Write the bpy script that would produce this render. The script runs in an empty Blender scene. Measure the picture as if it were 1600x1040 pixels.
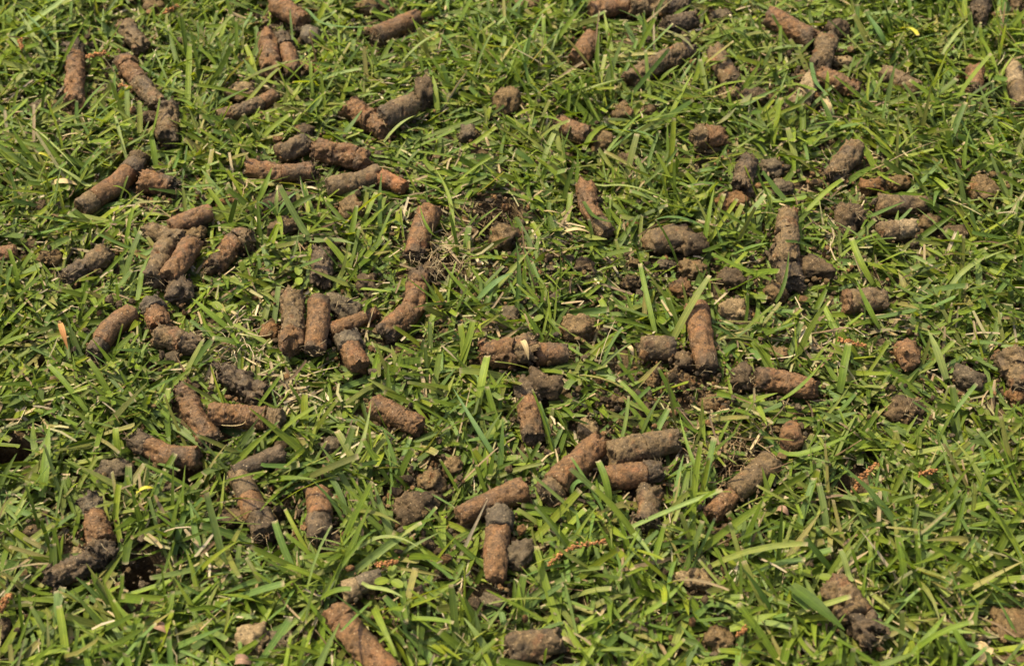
import bpy, math
import numpy as np
from mathutils import Vector

# ------------------------------------------------------------------ camera, sky, sun, exposure
S = bpy.context.scene
COL = S.collection
FPX = 2400.0                      # focal length in photo pixels (1600 wide)
TH = math.radians(47.0)           # looking down
DIST = 1.145
CAM = np.array([0.0, -DIST*math.cos(TH), DIST*math.sin(TH)])
cam_d = bpy.data.cameras.new('camera')
cam_d.sensor_width = 36.0
cam_d.lens = 36.0*FPX/1600.0
cam_d.clip_start = 0.02
cam_d.clip_end = 200.0
cam_d.dof.use_dof = True
cam_d.dof.focus_distance = DIST*0.985
cam_d.dof.aperture_fstop = 9.0
cam = bpy.data.objects.new('camera', cam_d); COL.objects.link(cam)
cam.location = CAM
cam.rotation_euler = (math.pi/2-TH, 0, 0)
S.camera = cam

SUN_EL, SUN_AZ = math.radians(62), math.radians(-55)     # azimuth from +y, negative = to the left
W = bpy.data.worlds.new('World'); S.world = W; W.use_nodes = True
nt = W.node_tree; bg = nt.nodes['Background']
sky = nt.nodes.new('ShaderNodeTexSky'); sky.sky_type = 'NISHITA'; sky.sun_disc = False
sky.sun_elevation = SUN_EL; sky.sun_rotation = SUN_AZ
sky.air_density = 0.7; sky.dust_density = 4.5; sky.ozone_density = 0.6
nt.links.new(sky.outputs[0], bg.inputs[0]); bg.inputs[1].default_value = 0.15
sl = bpy.data.lights.new('sun', 'SUN'); sl.energy = 3.6; sl.angle = math.radians(0.6); sl.color = (1.0, 0.90, 0.60)
sun = bpy.data.objects.new('sun', sl); COL.objects.link(sun)
sd = Vector((math.sin(SUN_AZ)*math.cos(SUN_EL), math.cos(SUN_AZ)*math.cos(SUN_EL), math.sin(SUN_EL)))
sun.rotation_euler = sd.to_track_quat('Z', 'Y').to_euler()
S.view_settings.view_transform = 'Standard'; S.view_settings.look = 'None'
S.view_settings.exposure = 1.04; S.view_settings.gamma = 1.0; S.view_settings.use_curve_mapping = False
S.cycles.max_bounces = 8; S.cycles.transmission_bounces = 4; S.cycles.diffuse_bounces = 4

rng = np.random.default_rng(7)

# ------------------------------------------------------------------ helpers
def unproj(px, py, z=0.0):
    """photo pixel -> point on the horizontal plane at height z"""
    u = (px-800.0)/FPX; v = (520.0-py)/FPX
    d = np.array([u, math.cos(TH)+v*math.sin(TH), -math.sin(TH)+v*math.cos(TH)])
    k = (z-CAM[2])/d[2]
    return CAM+d*k

def mpp(p):
    """metres per photo pixel at point p"""
    f = np.array([0, math.cos(TH), -math.sin(TH)])
    return float(np.dot(p-CAM, f))/FPX

def _h(ix, iy, iz, seed):
    n = (ix.astype(np.int64)*73856093) ^ (iy.astype(np.int64)*19349663) ^ (iz.astype(np.int64)*83492791) ^ (seed*2654435)
    n = (n ^ (n >> 13))*1274126177 & 0x7fffffff
    n = (n ^ (n >> 15))*2246822519 & 0x7fffffff
    return ((n >> 7) & 0xffff)/65535.0

def vnoise(P, seed=0):
    i = np.floor(P).astype(np.int64); f = P-i; f = f*f*(3-2*f)
    r = 0
    for dx in (0, 1):
        wx = f[:, 0] if dx else 1-f[:, 0]
        for dy in (0, 1):
            wy = f[:, 1] if dy else 1-f[:, 1]
            for dz in (0, 1):
                wz = f[:, 2] if dz else 1-f[:, 2]
                r = r+wx*wy*wz*_h(i[:, 0]+dx, i[:, 1]+dy, i[:, 2]+dz, seed)
    return r*2-1

def fbm(P, freq, octv=3, seed=0, gain=0.5):
    r = 0; a = 1.0; t = 0
    for o in range(octv):
        r = r+a*vnoise(P*freq+o*17.3, seed+o*7); t += a
        a *= gain; freq *= 2.03
    return r/t

def new_mesh(name, V, F, mat=None, cols=None, uvs=None, smooth=True):
    """V (n,3), F (m,4) quads or (m,3) tris, or a list of such arrays"""
    Fs = F if isinstance(F, list) else [F]
    me = bpy.data.meshes.new(name)
    V = np.asarray(V, dtype=np.float32)
    loops = np.concatenate([f.ravel() for f in Fs]).astype(np.int32)
    tot = np.concatenate([np.full(len(f), f.shape[1]) for f in Fs]).astype(np.int32)
    start = np.concatenate([[0], np.cumsum(tot)[:-1]]).astype(np.int32)
    me.vertices.add(len(V)); me.vertices.foreach_set('co', V.ravel())
    me.loops.add(len(loops)); me.loops.foreach_set('vertex_index', loops)
    me.polygons.add(len(tot)); me.polygons.foreach_set('loop_start', start)
    me.polygons.foreach_set('use_smooth', np.full(len(tot), smooth))
    me.update(calc_edges=True)
    if cols is not None:
        a = me.color_attributes.new('tint', 'FLOAT_COLOR', 'POINT')
        c = np.ones((len(V), 4), dtype=np.float32); c[:, :cols.shape[1]] = cols
        a.data.foreach_set('color', c.ravel())
    if uvs is not None:
        u = me.uv_layers.new(name='UVMap')
        u.data.foreach_set('uv', np.asarray(uvs, dtype=np.float32)[loops].ravel())
    if mat: me.materials.append(mat)
    return me

def link(name, me, parent=None, loc=None):
    o = bpy.data.objects.new(name, me); COL.objects.link(o)
    if loc is not None: o.location = loc
    if parent is not None: o.parent = parent
    return o

def tag(o, label, cat, group=None, kind=None):
    if label: o['label'] = label
    if cat: o['category'] = cat
    if group: o['group'] = group
    if kind: o['kind'] = kind
    return o

# ------------------------------------------------------------------ materials
def N(t, typ, **kw):
    n = t.nodes.new(typ)
    for k, v in kw.items(): setattr(n, k, v)
    return n

def ramp(t, fac, stops):
    r = N(t, 'ShaderNodeValToRGB'); e = r.color_ramp.elements
    while len(e) < len(stops): e.new(0.5)
    for el, (p, c) in zip(e, stops):
        el.position = p; el.color = (*c, 1) if len(c) == 3 else c
    t.links.new(fac, r.inputs[0]); return r.outputs[0]

def g3(v): return (v, v, v)

def mixc(t, a, b, fac, mode='MIX'):
    m = N(t, 'ShaderNodeMix', data_type='RGBA', blend_type=mode)
    for s, v in ((m.inputs[0], fac), (m.inputs[6], a), (m.inputs[7], b)):
        if hasattr(v, 'links'): t.links.new(v, s)
        elif isinstance(v, (int, float)): s.default_value = v
        else: s.default_value = (*v, 1)
    return m.outputs[2]

def noise(t, co, scale, detail=3, rough=0.55):
    n = N(t, 'ShaderNodeTexNoise'); n.inputs['Scale'].default_value = scale
    n.inputs['Detail'].default_value = detail; n.inputs['Roughness'].default_value = rough
    t.links.new(co, n.inputs['Vector']); return n.outputs[0]

def soil_material(name, spec=0.25, bump=1.0):
    m = bpy.data.materials.new(name); m.use_nodes = True; t = m.node_tree
    b = t.nodes['Principled BSDF']
    at = N(t, 'ShaderNodeAttribute', attribute_name='tint')
    tc = N(t, 'ShaderNodeTexCoord'); co = tc.outputs['Object']
    n1 = noise(t, co, 260, 5, 0.65); n2 = noise(t, co, 900, 3, 0.7); n3 = noise(t, co, 95, 3)
    c = mixc(t, at.outputs[0], ramp(t, n1, [(0.30, g3(0.42)), (0.5, g3(1.0)), (0.72, g3(1.5))]), 1.0, 'MULTIPLY')
    c = mixc(t, c, ramp(t, n2, [(0.35, g3(0.5)), (0.6, g3(1.2))]), 0.9, 'MULTIPLY')
    # pale grit
    v = N(t, 'ShaderNodeTexVoronoi'); v.inputs['Scale'].default_value = 480; t.links.new(co, v.inputs['Vector'])
    grit = ramp(t, v.outputs['Distance'], [(0.0, g3(1)), (0.16, g3(1)), (0.24, g3(0))])
    sep = N(t, 'ShaderNodeSeparateColor'); t.links.new(v.outputs['Color'], sep.inputs[0])
    pick = ramp(t, sep.outputs[0], [(0.80, g3(0)), (0.84, g3(1))])
    gf = mixc(t, grit, pick, 1.0, 'MULTIPLY')
    c = mixc(t, c, (0.36, 0.26, 0.15), mixc(t, gf, g3(0.75), 1.0, 'MULTIPLY'))
    # black humus flecks
    v2 = N(t, 'ShaderNodeTexVoronoi'); v2.inputs['Scale'].default_value = 300; t.links.new(co, v2.inputs['Vector'])
    hum = ramp(t, v2.outputs['Distance'], [(0.0, g3(1)), (0.14, g3(1)), (0.27, g3(0))])
    sp2 = N(t, 'ShaderNodeSeparateColor'); t.links.new(v2.outputs['Color'], sp2.inputs[0])
    hf = mixc(t, hum, ramp(t, sp2.outputs[1], [(0.72, g3(0)), (0.78, g3(1))]), 1.0, 'MULTIPLY')
    c = mixc(t, c, (0.018, 0.013, 0.010), mixc(t, hf, g3(0.8), 1.0, 'MULTIPLY'))
    t.links.new(c, b.inputs['Base Color'])
    b.inputs['Specular IOR Level'].default_value = spec
    t.links.new(ramp(t, n3, [(0.35, g3(0.5)), (0.65, g3(0.9))]), b.inputs['Roughness'])
    mu = N(t, 'ShaderNodeMath', operation='MULTIPLY_ADD'); t.links.new(n1, mu.inputs[0]); mu.inputs[1].default_value = 1.6
    t.links.new(n2, mu.inputs[2])
    bp = N(t, 'ShaderNodeBump'); bp.inputs['Strength'].default_value = 0.75*bump; bp.inputs['Distance'].default_value = 0.0012
    t.links.new(mu.outputs[0], bp.inputs['Height']); t.links.new(bp.outputs[0], b.inputs['Normal'])
    return m

def blade_material(name, trans=0.40, rough=0.50):
    m = bpy.data.materials.new(name); m.use_nodes = True; t = m.node_tree
    b = t.nodes['Principled BSDF']; out = t.nodes['Material Output']
    at = N(t, 'ShaderNodeAttribute', attribute_name='tint')
    uv = N(t, 'ShaderNodeUVMap', uv_map='UVMap')
    tc = N(t, 'ShaderNodeTexCoord')
    sx = N(t, 'ShaderNodeSeparateXYZ'); t.links.new(uv.outputs[0], sx.inputs[0])
    # parallel veins across the blade
    mp = N(t, 'ShaderNodeMapping'); mp.inputs['Scale'].default_value = (13, 0.55, 1); t.links.new(uv.outputs[0], mp.inputs[0])
    vn = noise(t, mp.outputs[0], 1.0, 2, 0.6)
    c = mixc(t, at.outputs[0], ramp(t, vn, [(0.3, g3(0.74)), (0.7, g3(1.22))]), 1.0, 'MULTIPLY')
    # blotches and bruises
    n = noise(t, tc.outputs['Object'], 130, 4, 0.6)
    c = mixc(t, c, ramp(t, n, [(0.3, (0.72, 0.78, 0.8)), (0.5, g3(1)), (0.75, (1.25, 1.13, 0.95))]), 0.85, 'MULTIPLY')
    n2 = noise(t, tc.outputs['Object'], 620, 2, 0.5)
    c = mixc(t, c, (0.20, 0.15, 0.07), ramp(t, n2, [(0.70, g3(0)), (0.78, g3(0.6))]))
    # pale midrib
    ab = N(t, 'ShaderNodeMath', operation='SUBTRACT'); t.links.new(sx.outputs[0], ab.inputs[0]); ab.inputs[1].default_value = 0.5
    a2 = N(t, 'ShaderNodeMath', operation='ABSOLUTE'); t.links.new(ab.outputs[0], a2.inputs[0])
    rib = ramp(t, a2.outputs[0], [(0.0, g3(0.55)), (0.05, g3(0.4)), (0.09, g3(0))])
    c = mixc(t, c, mixc(t, c, g3(1.5), 1.0, 'MULTIPLY'), rib)
    t.links.new(c, b.inputs['Base Color'])
    b.inputs['Roughness'].default_value = rough; b.inputs['Specular IOR Level'].default_value = 0.22
    bp = N(t, 'ShaderNodeBump'); bp.inputs['Strength'].default_value = 0.35; bp.inputs['Distance'].default_value = 0.0004
    t.links.new(vn, bp.inputs['Height']); t.links.new(bp.outputs[0], b.inputs['Normal'])
    tr = N(t, 'ShaderNodeBsdfTranslucent'); t.links.new(mixc(t, c, (1.25, 1.2, 0.55), 1.0, 'MULTIPLY'), tr.inputs[0])
    ms = N(t, 'ShaderNodeMixShader'); ms.inputs[0].default_value = trans
    t.links.new(b.outputs[0], ms.inputs[1]); t.links.new(tr.outputs[0], ms.inputs[2]); t.links.new(ms.outputs[0], out.inputs[0])
    return m

M_SOIL = soil_material('clay_soil', 0.3)
M_CRUMB = soil_material('crumbled_soil', 0.15)
M_BLADE = blade_material('grass_leaf')
M_DRY = blade_material('dry_straw', 0.15, 0.6)

def ground_material():
    m = bpy.data.materials.new('thatch_ground'); m.use_nodes = True; t = m.node_tree; b = t.nodes['Principled BSDF']
    tc = N(t, 'ShaderNodeTexCoord'); co = tc.outputs['Object']
    n1 = noise(t, co, 60, 5, 0.65); n2 = noise(t, co, 420, 4, 0.7); n3 = noise(t, co, 9, 3)
    c = ramp(t, n1, [(0.3, (0.030, 0.021, 0.012)), (0.5, (0.075, 0.050, 0.026)), (0.7, (0.14, 0.10, 0.055))])
    c = mixc(t, c, ramp(t, n2, [(0.35, g3(0.55)), (0.65, g3(1.4))]), 1.0, 'MULTIPLY')
    # lawn green far from the built turf
    ln = N(t, 'ShaderNodeVectorMath', operation='LENGTH'); t.links.new(co, ln.inputs[0])
    far = ramp(t, ln.outputs['Value'], [(0.0, g3(0)), (1.0, g3(1))])
    mr = N(t, 'ShaderNodeMapRange'); mr.inputs[1].default_value = 1.3; mr.inputs[2].default_value = 1.9
    t.links.new(ln.outputs['Value'], mr.inputs[0])
    green = ramp(t, n2, [(0.3, (0.030, 0.050, 0.010)), (0.6, (0.085, 0.13, 0.03)), (0.8, (0.13, 0.16, 0.06))])
    green = mixc(t, green, ramp(t, n3, [(0.3, g3(0.7)), (0.7, g3(1.2))]), 1.0, 'MULTIPLY')
    c = mixc(t, c, green, mr.outputs[0])
    t.links.new(c, b.inputs['Base Color']); b.inputs['Roughness'].default_value = 0.95; b.inputs['Specular IOR Level'].default_value = 0.15
    bp = N(t, 'ShaderNodeBump'); bp.inputs['Strength'].default_value = 1.0; bp.inputs['Distance'].default_value = 0.002
    t.links.new(n2, bp.inputs['Height']); t.links.new(bp.outputs[0], b.inputs['Normal'])
    return m

# ------------------------------------------------------------------ ground sheet with coring holes
HOLES = [(226, 900, 0.016), (774, 338, 0.020), (20, 708, 0.014), (1328, 770, 0.014), (300, 745, 0.010), (455, 815, 0.009),
         (1108, 255, 0.008), (1140, 745, 0.010), (700, 432, 0.008), (60, 575, 0.009)]
HXY = np.array([list(unproj(x, y)[:2])+[r] for x, y, r in HOLES])
def ground_z(x, y):
    P = np.stack([x, y, np.zeros_like(x)], 1)
    z = 0.0035*fbm(P, 9, 2, 3)+0.0022*fbm(P, 60, 3, 5)
    for hx, hy, hr in HXY:
        d = np.hypot(x-hx, y-hy)+0.25*hr*fbm(P, 90, 2, 9)
        k = np.clip((hr*1.15-d)/(hr*0.5), 0, 1); z = z-0.045*k*k*(3-2*k)
        rim = np.exp(-((d-hr*1.25)/(0.3*hr))**2); z = z+0.002*rim
    return z-0.0005
inner = np.arange(-0.62, 0.6201, 0.0036)
outer = np.array([0.66, 0.75, 0.9, 1.2, 1.7, 2.5, 4, 7, 12, 20, 35, 60])
gx = np.concatenate([-outer[::-1], inner, outer]); gy = gx+0.03
X, Y = np.meshgrid(gx, gy)
fx, fy = X.ravel(), Y.ravel()
GV = np.stack([fx, fy, ground_z(fx, fy)], 1)
n = len(gx); idx = np.arange(n*n).reshape(n, n)
GF = np.stack([idx[:-1, :-1], idx[:-1, 1:], idx[1:, 1:], idx[1:, :-1]], -1).reshape(-1, 4)
g = link('ground', new_mesh('ground', GV, GF, ground_material())); g['kind'] = 'structure'

# ------------------------------------------------------------------ soil cores and clods
TONE = {  # base colour, second colour
    'r': ((0.122, 0.065, 0.026), (0.146, 0.072, 0.027)),
    'b': ((0.107, 0.068, 0.029), (0.132, 0.085, 0.038)),
    'd': ((0.060, 0.040, 0.021), (0.096, 0.062, 0.031)),
    'g': ((0.070, 0.051, 0.030), (0.105, 0.078, 0.045)),
    'l': ((0.17, 0.115, 0.056), (0.22, 0.155, 0.080)),
    'o': ((0.20, 0.090, 0.032), (0.23, 0.095, 0.033)),
}
CAPS = []      # capsules (a, b, r) that the grass must not pierce
seed_ctr = [11]
def tint(P, tone, seed, edge=None):
    a, b2 = (np.array(c) for c in TONE[tone])
    k = np.clip(fbm(P, 85, 3, seed)*1.6+0.5, 0, 1)[:, None]
    c = a*(1-k)+b2*k
    if tone in 'rbo':
        k = np.clip(fbm(P, 130, 3, seed+31)*3.2-0.75, 0, 1)[:, None]; c = c*(1-k*0.6)+np.array((0.20, 0.080, 0.029))*k*0.5
        k = np.clip(fbm(P, 70, 2, seed+57)*2.4-0.45, 0, 1)[:, None]; c = c*(1-k*0.7)+np.array((0.050, 0.034, 0.019))*k*0.8
    if edge is not None:
        k = np.clip(edge, 0, 1)[:, None]*0.85; c = c*(1-k)+np.array(TONE['d'][0])*k
    return c

def path_points(pts, t0, t1, step):
    pts = np.asarray(pts, float)
    L = np.concatenate([[0], np.cumsum(np.linalg.norm(np.diff(pts, axis=0), axis=1))])
    fine = np.linspace(0, L[-1], 200)
    C = np.stack([np.interp(fine, L, pts[:, i]) for i in range(3)], 1)
    if len(pts) > 2:
        k = 31; pad = np.concatenate([C[:1]+(C[:1]-C[1:k//2+1][::-1]), C, C[-1:]+(C[-1:]-C[-k//2:-1][::-1])])
        C = np.stack([np.convolve(pad[:, i], np.ones(k)/k, 'same')[k//2:k//2+200] for i in range(3)], 1)
    tot = L[-1]; n = max(6, int((t1-t0)*tot/step))
    s = np.linspace(t0, t1, n)
    P = np.stack([np.interp(s, fine/tot, C[:, i]) for i in range(3)], 1)
    return P, tot

def core_geo(pts, r, t0, t1, tone, seed, ringed=False, rough=1.0, dark0=False, dark1=False, taper=(1, 1), in0=False, in1=False):
    step = 0.0005 if ringed else 0.0008
    P, tot = path_points(pts, t0, t1, step)
    T = np.gradient(P, axis=0); T /= np.linalg.norm(T, axis=1)[:, None]
    ref = np.array([0, 0, 1.0]) if abs(T[0, 2]) < 0.85 else np.array([1.0, 0, 0])
    A = np.cross(T, ref); A /= np.linalg.norm(A, axis=1)[:, None]; B = np.cross(A, T)
    nr = 54; ang = np.linspace(0, 2*math.pi, nr, endpoint=False)
    capf = [0.03, 0.22, 0.42, 0.60, 0.76, 0.88]
    rows = []   # (centre, A, B, T, radius factor, capweight, sign)
    for f in capf: rows.append((P[0]-T[0]*r*0.10*(1-f*f), A[0], B[0], T[0], f, 1, -1))
    body0 = len(rows)
    for i in range(len(P)):
        q0 = i*step/((0.08 if in0 else 0.30)*r); q1 = (len(P)-1-i)*step/((0.08 if in1 else 0.30)*r); e = min(q0, q1)
        f = (0.97 if (in0 if q0 < q1 else in1) else 0.91)*(1-e)+e if e < 1 else 1.0
        tt = i/(len(P)-1); f *= taper[0]*(1-tt)+taper[1]*tt
        rows.append((P[i], A[i], B[i], T[i], f, max(0, 1-e), 0))
    for f in capf[::-1]: rows.append((P[-1]+T[-1]*r*0.10*(1-f*f), A[-1], B[-1], T[-1], f, 1, 1))
    C = np.array([q[0] for q in rows]); RA = np.array([q[1] for q in rows]); RB = np.array([q[2] for q in rows]); RT = np.array([q[3] for q in rows])
    f = np.array([q[4] for q in rows]); cw = np.array([q[5] for q in rows]); sg = np.array([q[6] for q in rows])
    rad = RA[:, None, :]*np.cos(ang)[None, :, None]+RB[:, None, :]*np.sin(ang)[None, :, None]
    V = C[:, None, :]+rad*(f*r)[:, None, None]
    m = len(rows); Vf = V.reshape(-1, 3); radf = rad.reshape(-1, 3)
    rep = lambda a: np.repeat(a, nr)
    lo = fbm(Vf, 1/(1.5*r), 2, seed); mid = fbm(Vf, 1/(0.32*r), 3, seed+3); hi = fbm(Vf, 1/(0.11*r), 2, seed+9)
    pit = np.clip(fbm(Vf, 1/(0.42*r), 2, seed+21)-0.38, 0, 1)
    crumb = 1+1.6*rep(cw)
    disp = r*(0.13*lo)+r*rough*(0.05*lo+0.085*mid*crumb+0.060*hi*crumb-0.65*pit)-r*0.5*np.clip(fbm(Vf, 1/(1.1*r), 2, seed+83)-0.33, 0, 1)*(0.5+rough)
    if ringed:
        s = rep(np.arange(m))*step
        ph = s/0.00185+1.5*fbm(Vf, 95, 2, seed+41)
        saw = np.abs((ph % 1.0)-0.25); saw = np.clip(1-saw/0.20, 0, 1)
        msk = np.clip(fbm(Vf, 130, 2, seed+43)*2+0.75, 0, 1)
        disp = disp-r*0.085*saw*msk*(rep(cw) < 0.9)
    dispr = disp*np.minimum(1, rep(f)*1.05)
    Vf = Vf+radf*dispr[:, None]
    # jagged broken ends
    ax = rep(sg)*(0.0)+0
    Tf = np.repeat(RT, nr, axis=0)
    endw = np.concatenate([np.linspace(1, 1, body0), np.zeros(m-2*body0), np.ones(body0)])
    bw = np.zeros(m)
    k = max(2, int(0.35*r/step)); k = min(k, (m-2*body0)//2)
    for i in range(k):
        bw[body0+i] = 1-i/k; bw[m-1-body0-i] = 1-i/k
    wgt = rep(np.maximum(endw, bw)); sgn = np.concatenate([-np.ones(m//2), np.ones(m-m//2)])
    endamp = np.where(rep(sgn) < 0, 0.4 if in0 else 1.0, 0.4 if in1 else 1.0)
    Vf = Vf+Tf*(endamp*rep(sgn)*wgt*r*rough*(0.36*fbm(Vf, 1/(0.9*r), 2, seed+51)+0.20*fbm(Vf, 1/(0.25*r), 2, seed+53)))[:, None]
    tt = rep(np.clip((np.arange(m)-body0)/max(1, m-2*body0-1), 0, 1)); L = tot*(t1-t0)
    edge = np.zeros(len(Vf)); nz = fbm(Vf, 110, 2, seed+71)
    if dark0: edge = np.maximum(edge, 0.95-tt*L/(1.0*r)+1.6*nz)
    if dark1: edge = np.maximum(edge, 0.95-(1-tt)*L/(1.0*r)+1.6*nz)
    cols = tint(Vf, tone, seed, edge)
    cols *= (1-0.7*np.clip(pit*5, 0, 1))[:, None] if False else 1
    idx = np.arange(m*nr).reshape(m, nr); nx = np.roll(idx, -1, axis=1)
    F = np.stack([idx[:-1], nx[:-1], nx[1:], idx[1:]], -1).reshape(-1, 4)
    e0 = idx[0][::-1]; e1 = idx[-1]
    c0 = len(Vf); Vf = np.vstack([Vf, Vf[idx[0]].mean(0), Vf[idx[-1]].mean(0)]); cols = np.vstack([cols, cols[0], cols[-1]])
    t0f = np.stack([np.roll(idx[0], -1), idx[0], np.full(nr, c0)], 1); t1f = np.stack([idx[-1], np.roll(idx[-1], -1), np.full(nr, c0+1)], 1)
    return Vf, [F, np.concatenate([t0f, t1f])], cols

import bmesh
_ico = {}
def ico(level):
    if level not in _ico:
        bm = bmesh.new(); bmesh.ops.create_icosphere(bm, subdivisions=level, radius=1)
        V = np.array([v.co[:] for v in bm.verts]); F = np.array([[v.index for v in f.verts] for f in bm.faces]); bm.free()
        _ico[level] = (V, F)
    return _ico[level]

def clod_geo(c, sx, sy, sz, rot, tone, seed, rough=1.0, level=4):
    V, F = ico(level); V = V.copy()
    # blocky: push towards a rounded box so that the lump has facets
    q = 1/np.maximum(np.abs(V).max(1), 0.6); V = V*(0.72+0.28*q)[:, None]*0.92
    s = (sx*sy*sz)**(1/3)
    W3 = V*np.array([sx, sy, sz])
    off = np.array([seed*0.137, seed*0.071, 0])
    Q = W3+off
    d = 0.42*fbm(Q, 0.8/s, 2, seed)+0.26*fbm(Q, 2.6/s, 3, seed+3)+0.13*fbm(Q, 8/s, 2, seed+5)
    d -= 0.9*np.clip(fbm(Q, 1.7/s, 2, seed+9)-0.36, 0, 1)
    W3 = W3*(1+d*rough)[:, None]
    ca, sa = math.cos(rot), math.sin(rot)
    W3 = np.stack([W3[:, 0]*ca-W3[:, 1]*sa, W3[:, 0]*sa+W3[:, 1]*ca, W3[:, 2]], 1)
    P = W3+c
    return P, F, tint(P, tone, seed)

def strands_geo(base, n, length, wid, seed, up=0.6, spread=1.0, col=((0.30, 0.23, 0.13), (0.14, 0.09, 0.05))):
    """thin root and straw strands, each a small three-sided tube"""
    rg = np.random.default_rng(seed); Vs = []; Fs = []; Cs = []; o = 0
    for i in range(n):
        d = rg.normal(size=3); d[2] = abs(d[2])*up; d /= np.linalg.norm(d)
        p = base+rg.normal(size=3)*np.array([1, 1, 0.4])*length*0.25*spread
        L = length*rg.uniform(0.5, 1.2); K = 5; pts = []
        for k in range(K):
            pts.append(p.copy()); d = d+rg.normal(size=3)*0.32; d[2] -= 0.12; d /= np.linalg.norm(d); p = p+d*L/(K-1)
        pts = np.array(pts); pts[:, 2] = np.maximum(pts[:, 2], 0.002)
        w = wid*rg.uniform(0.6, 1.3)
        c = np.array(col[0]) if rg.random() < 0.6 else np.array(col[1]); c = c*rg.uniform(0.7, 1.2)
        a = np.array([0.5, 0.3, 0.8]); 
        for k in range(K):
            T = pts[min(k+1, K-1)]-pts[max(k-1, 0)]; T /= np.linalg.norm(T)+1e-9
            A = np.cross(T, a); A /= np.linalg.norm(A)+1e-9; B = np.cross(A, T)
            for q in range(3):
                th = q*2.094; Vs.append(pts[k]+(A*math.cos(th)+B*math.sin(th))*w*(1-0.6*k/K)); Cs.append(c)
        for k in range(K-1):
            for q in range(3):
                q2 = (q+1) % 3; Fs.append((o+k*3+q, o+k*3+q2, o+k*3+3+q2, o+k*3+3+q))
        o += K*3
    return np.array(Vs), np.array(Fs), np.array(Cs), np.zeros((len(Vs), 2))

CRUMB_SPOTS = []
GROUPC = 'soil cores scattered over the lawn'
GROUPL = 'loose soil clods among the cores'
def core(label, pts, w, segs='r', cuts=(), lift=0.0034, ringed=False, rough=1.0, dark='', roots=0, slope=None, taper=(1, 1)):
    """pts photo pixels along the axis; w diameter in photo pixels; segs one tone letter per piece between cuts"""
    seed_ctr[0] += 1; seed = seed_ctr[0]
    mid = unproj(*np.mean(np.array(pts, float), 0), 0.012); r = 0.5*w*mpp(mid)
    n = len(pts); zs = [r+lift+(0 if slope is None else slope[0]*(1-i/(n-1))+slope[1]*i/(n-1)) for i in range(n)]
    P3 = np.array([unproj(x, y, z) for (x, y), z in zip(pts, zs)])
    return core3(label, P3, r, segs, cuts, ringed, rough, dark, roots, seed, taper)

def core3(label, P3, r, segs='r', cuts=(), ringed=False, rough=1.0, dark='', roots=0, seed=None, taper=(1, 1), bury=False):
    if seed is None: seed_ctr[0] += 1; seed = seed_ctr[0]
    # ends are given at the outline, pull the axis in a little
    L = sum(np.linalg.norm(P3[i+1]-P3[i]) for i in range(len(P3)-1))
    base = np.array([P3[:, 0].mean(), P3[:, 1].mean(), max(0.0, P3[:, 2].min()-r)])
    b = [0]+list(cuts)+[1]; nseg = len(b)-1
    if len(segs) < nseg: segs = segs+segs[-1]*(nseg-len(segs))
    for i in range(len(P3)-1): CAPS.append((P3[i], P3[i+1], r))
    CRUMB_SPOTS.append((base[0], base[1], max(r*1.3, L*0.33), 24))
    root = None
    if nseg > 1:
        root = bpy.data.objects.new('soil_core', None); COL.objects.link(root); root.location = base; root.empty_display_size = 0.01
    rg = np.random.default_rng(seed)
    if taper == (1, 1): q = rg.uniform(-0.14, 0.14); taper = (1+q, 1-q)
    rough = rough*rg.choice([0.75, 1.1, 1.5, 1.9])
    for i in range(nseg):
        g2 = 0.0001/L
        t0 = b[i]+(g2 if i else 0); t1 = b[i+1]-(g2 if i < nseg-1 else 0)
        tp = (taper[0]+(taper[1]-taper[0])*t0, taper[0]+(taper[1]-taper[0])*t1)
        V, F, c = core_geo(P3, r*(1 if i == 0 else rg.uniform(0.93, 1.0)), t0, t1, segs[i], seed+i*100, ringed, rough*(1.5 if segs[i] == 'd' else 1),
                           's' in dark and i == 0, 'e' in dark and i == nseg-1, tp, i > 0, i < nseg-1)
        if i: V = V+np.array([rg.normal()*0.05*r, rg.normal()*0.05*r, -abs(rg.normal())*0.03*r])
        nm = 'soil_core' if nseg == 1 else ('topsoil_cap' if segs[i] in 'dg' and (i == 0 or i == nseg-1) else 'core_segment')
        o = link(nm, new_mesh(nm, V-base, F, M_SOIL, c), root, None if root else base)
        if nseg == 1: root = o
    tag(root, label, 'soil core', GROUPC)
    if not roots and dark: roots = 9
    if roots:
        e = P3[0] if 's' in dark or segs[0] in 'dg' else P3[-1]
        V, F, c, uv = strands_geo(e+np.array([0, 0, 0.3*r]), int(roots*1.6), 0.011, 0.0003, seed+5)
        link('root_fibres', new_mesh('root_fibres', V-base, F, M_DRY, c, uv), root)
    return root

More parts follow.
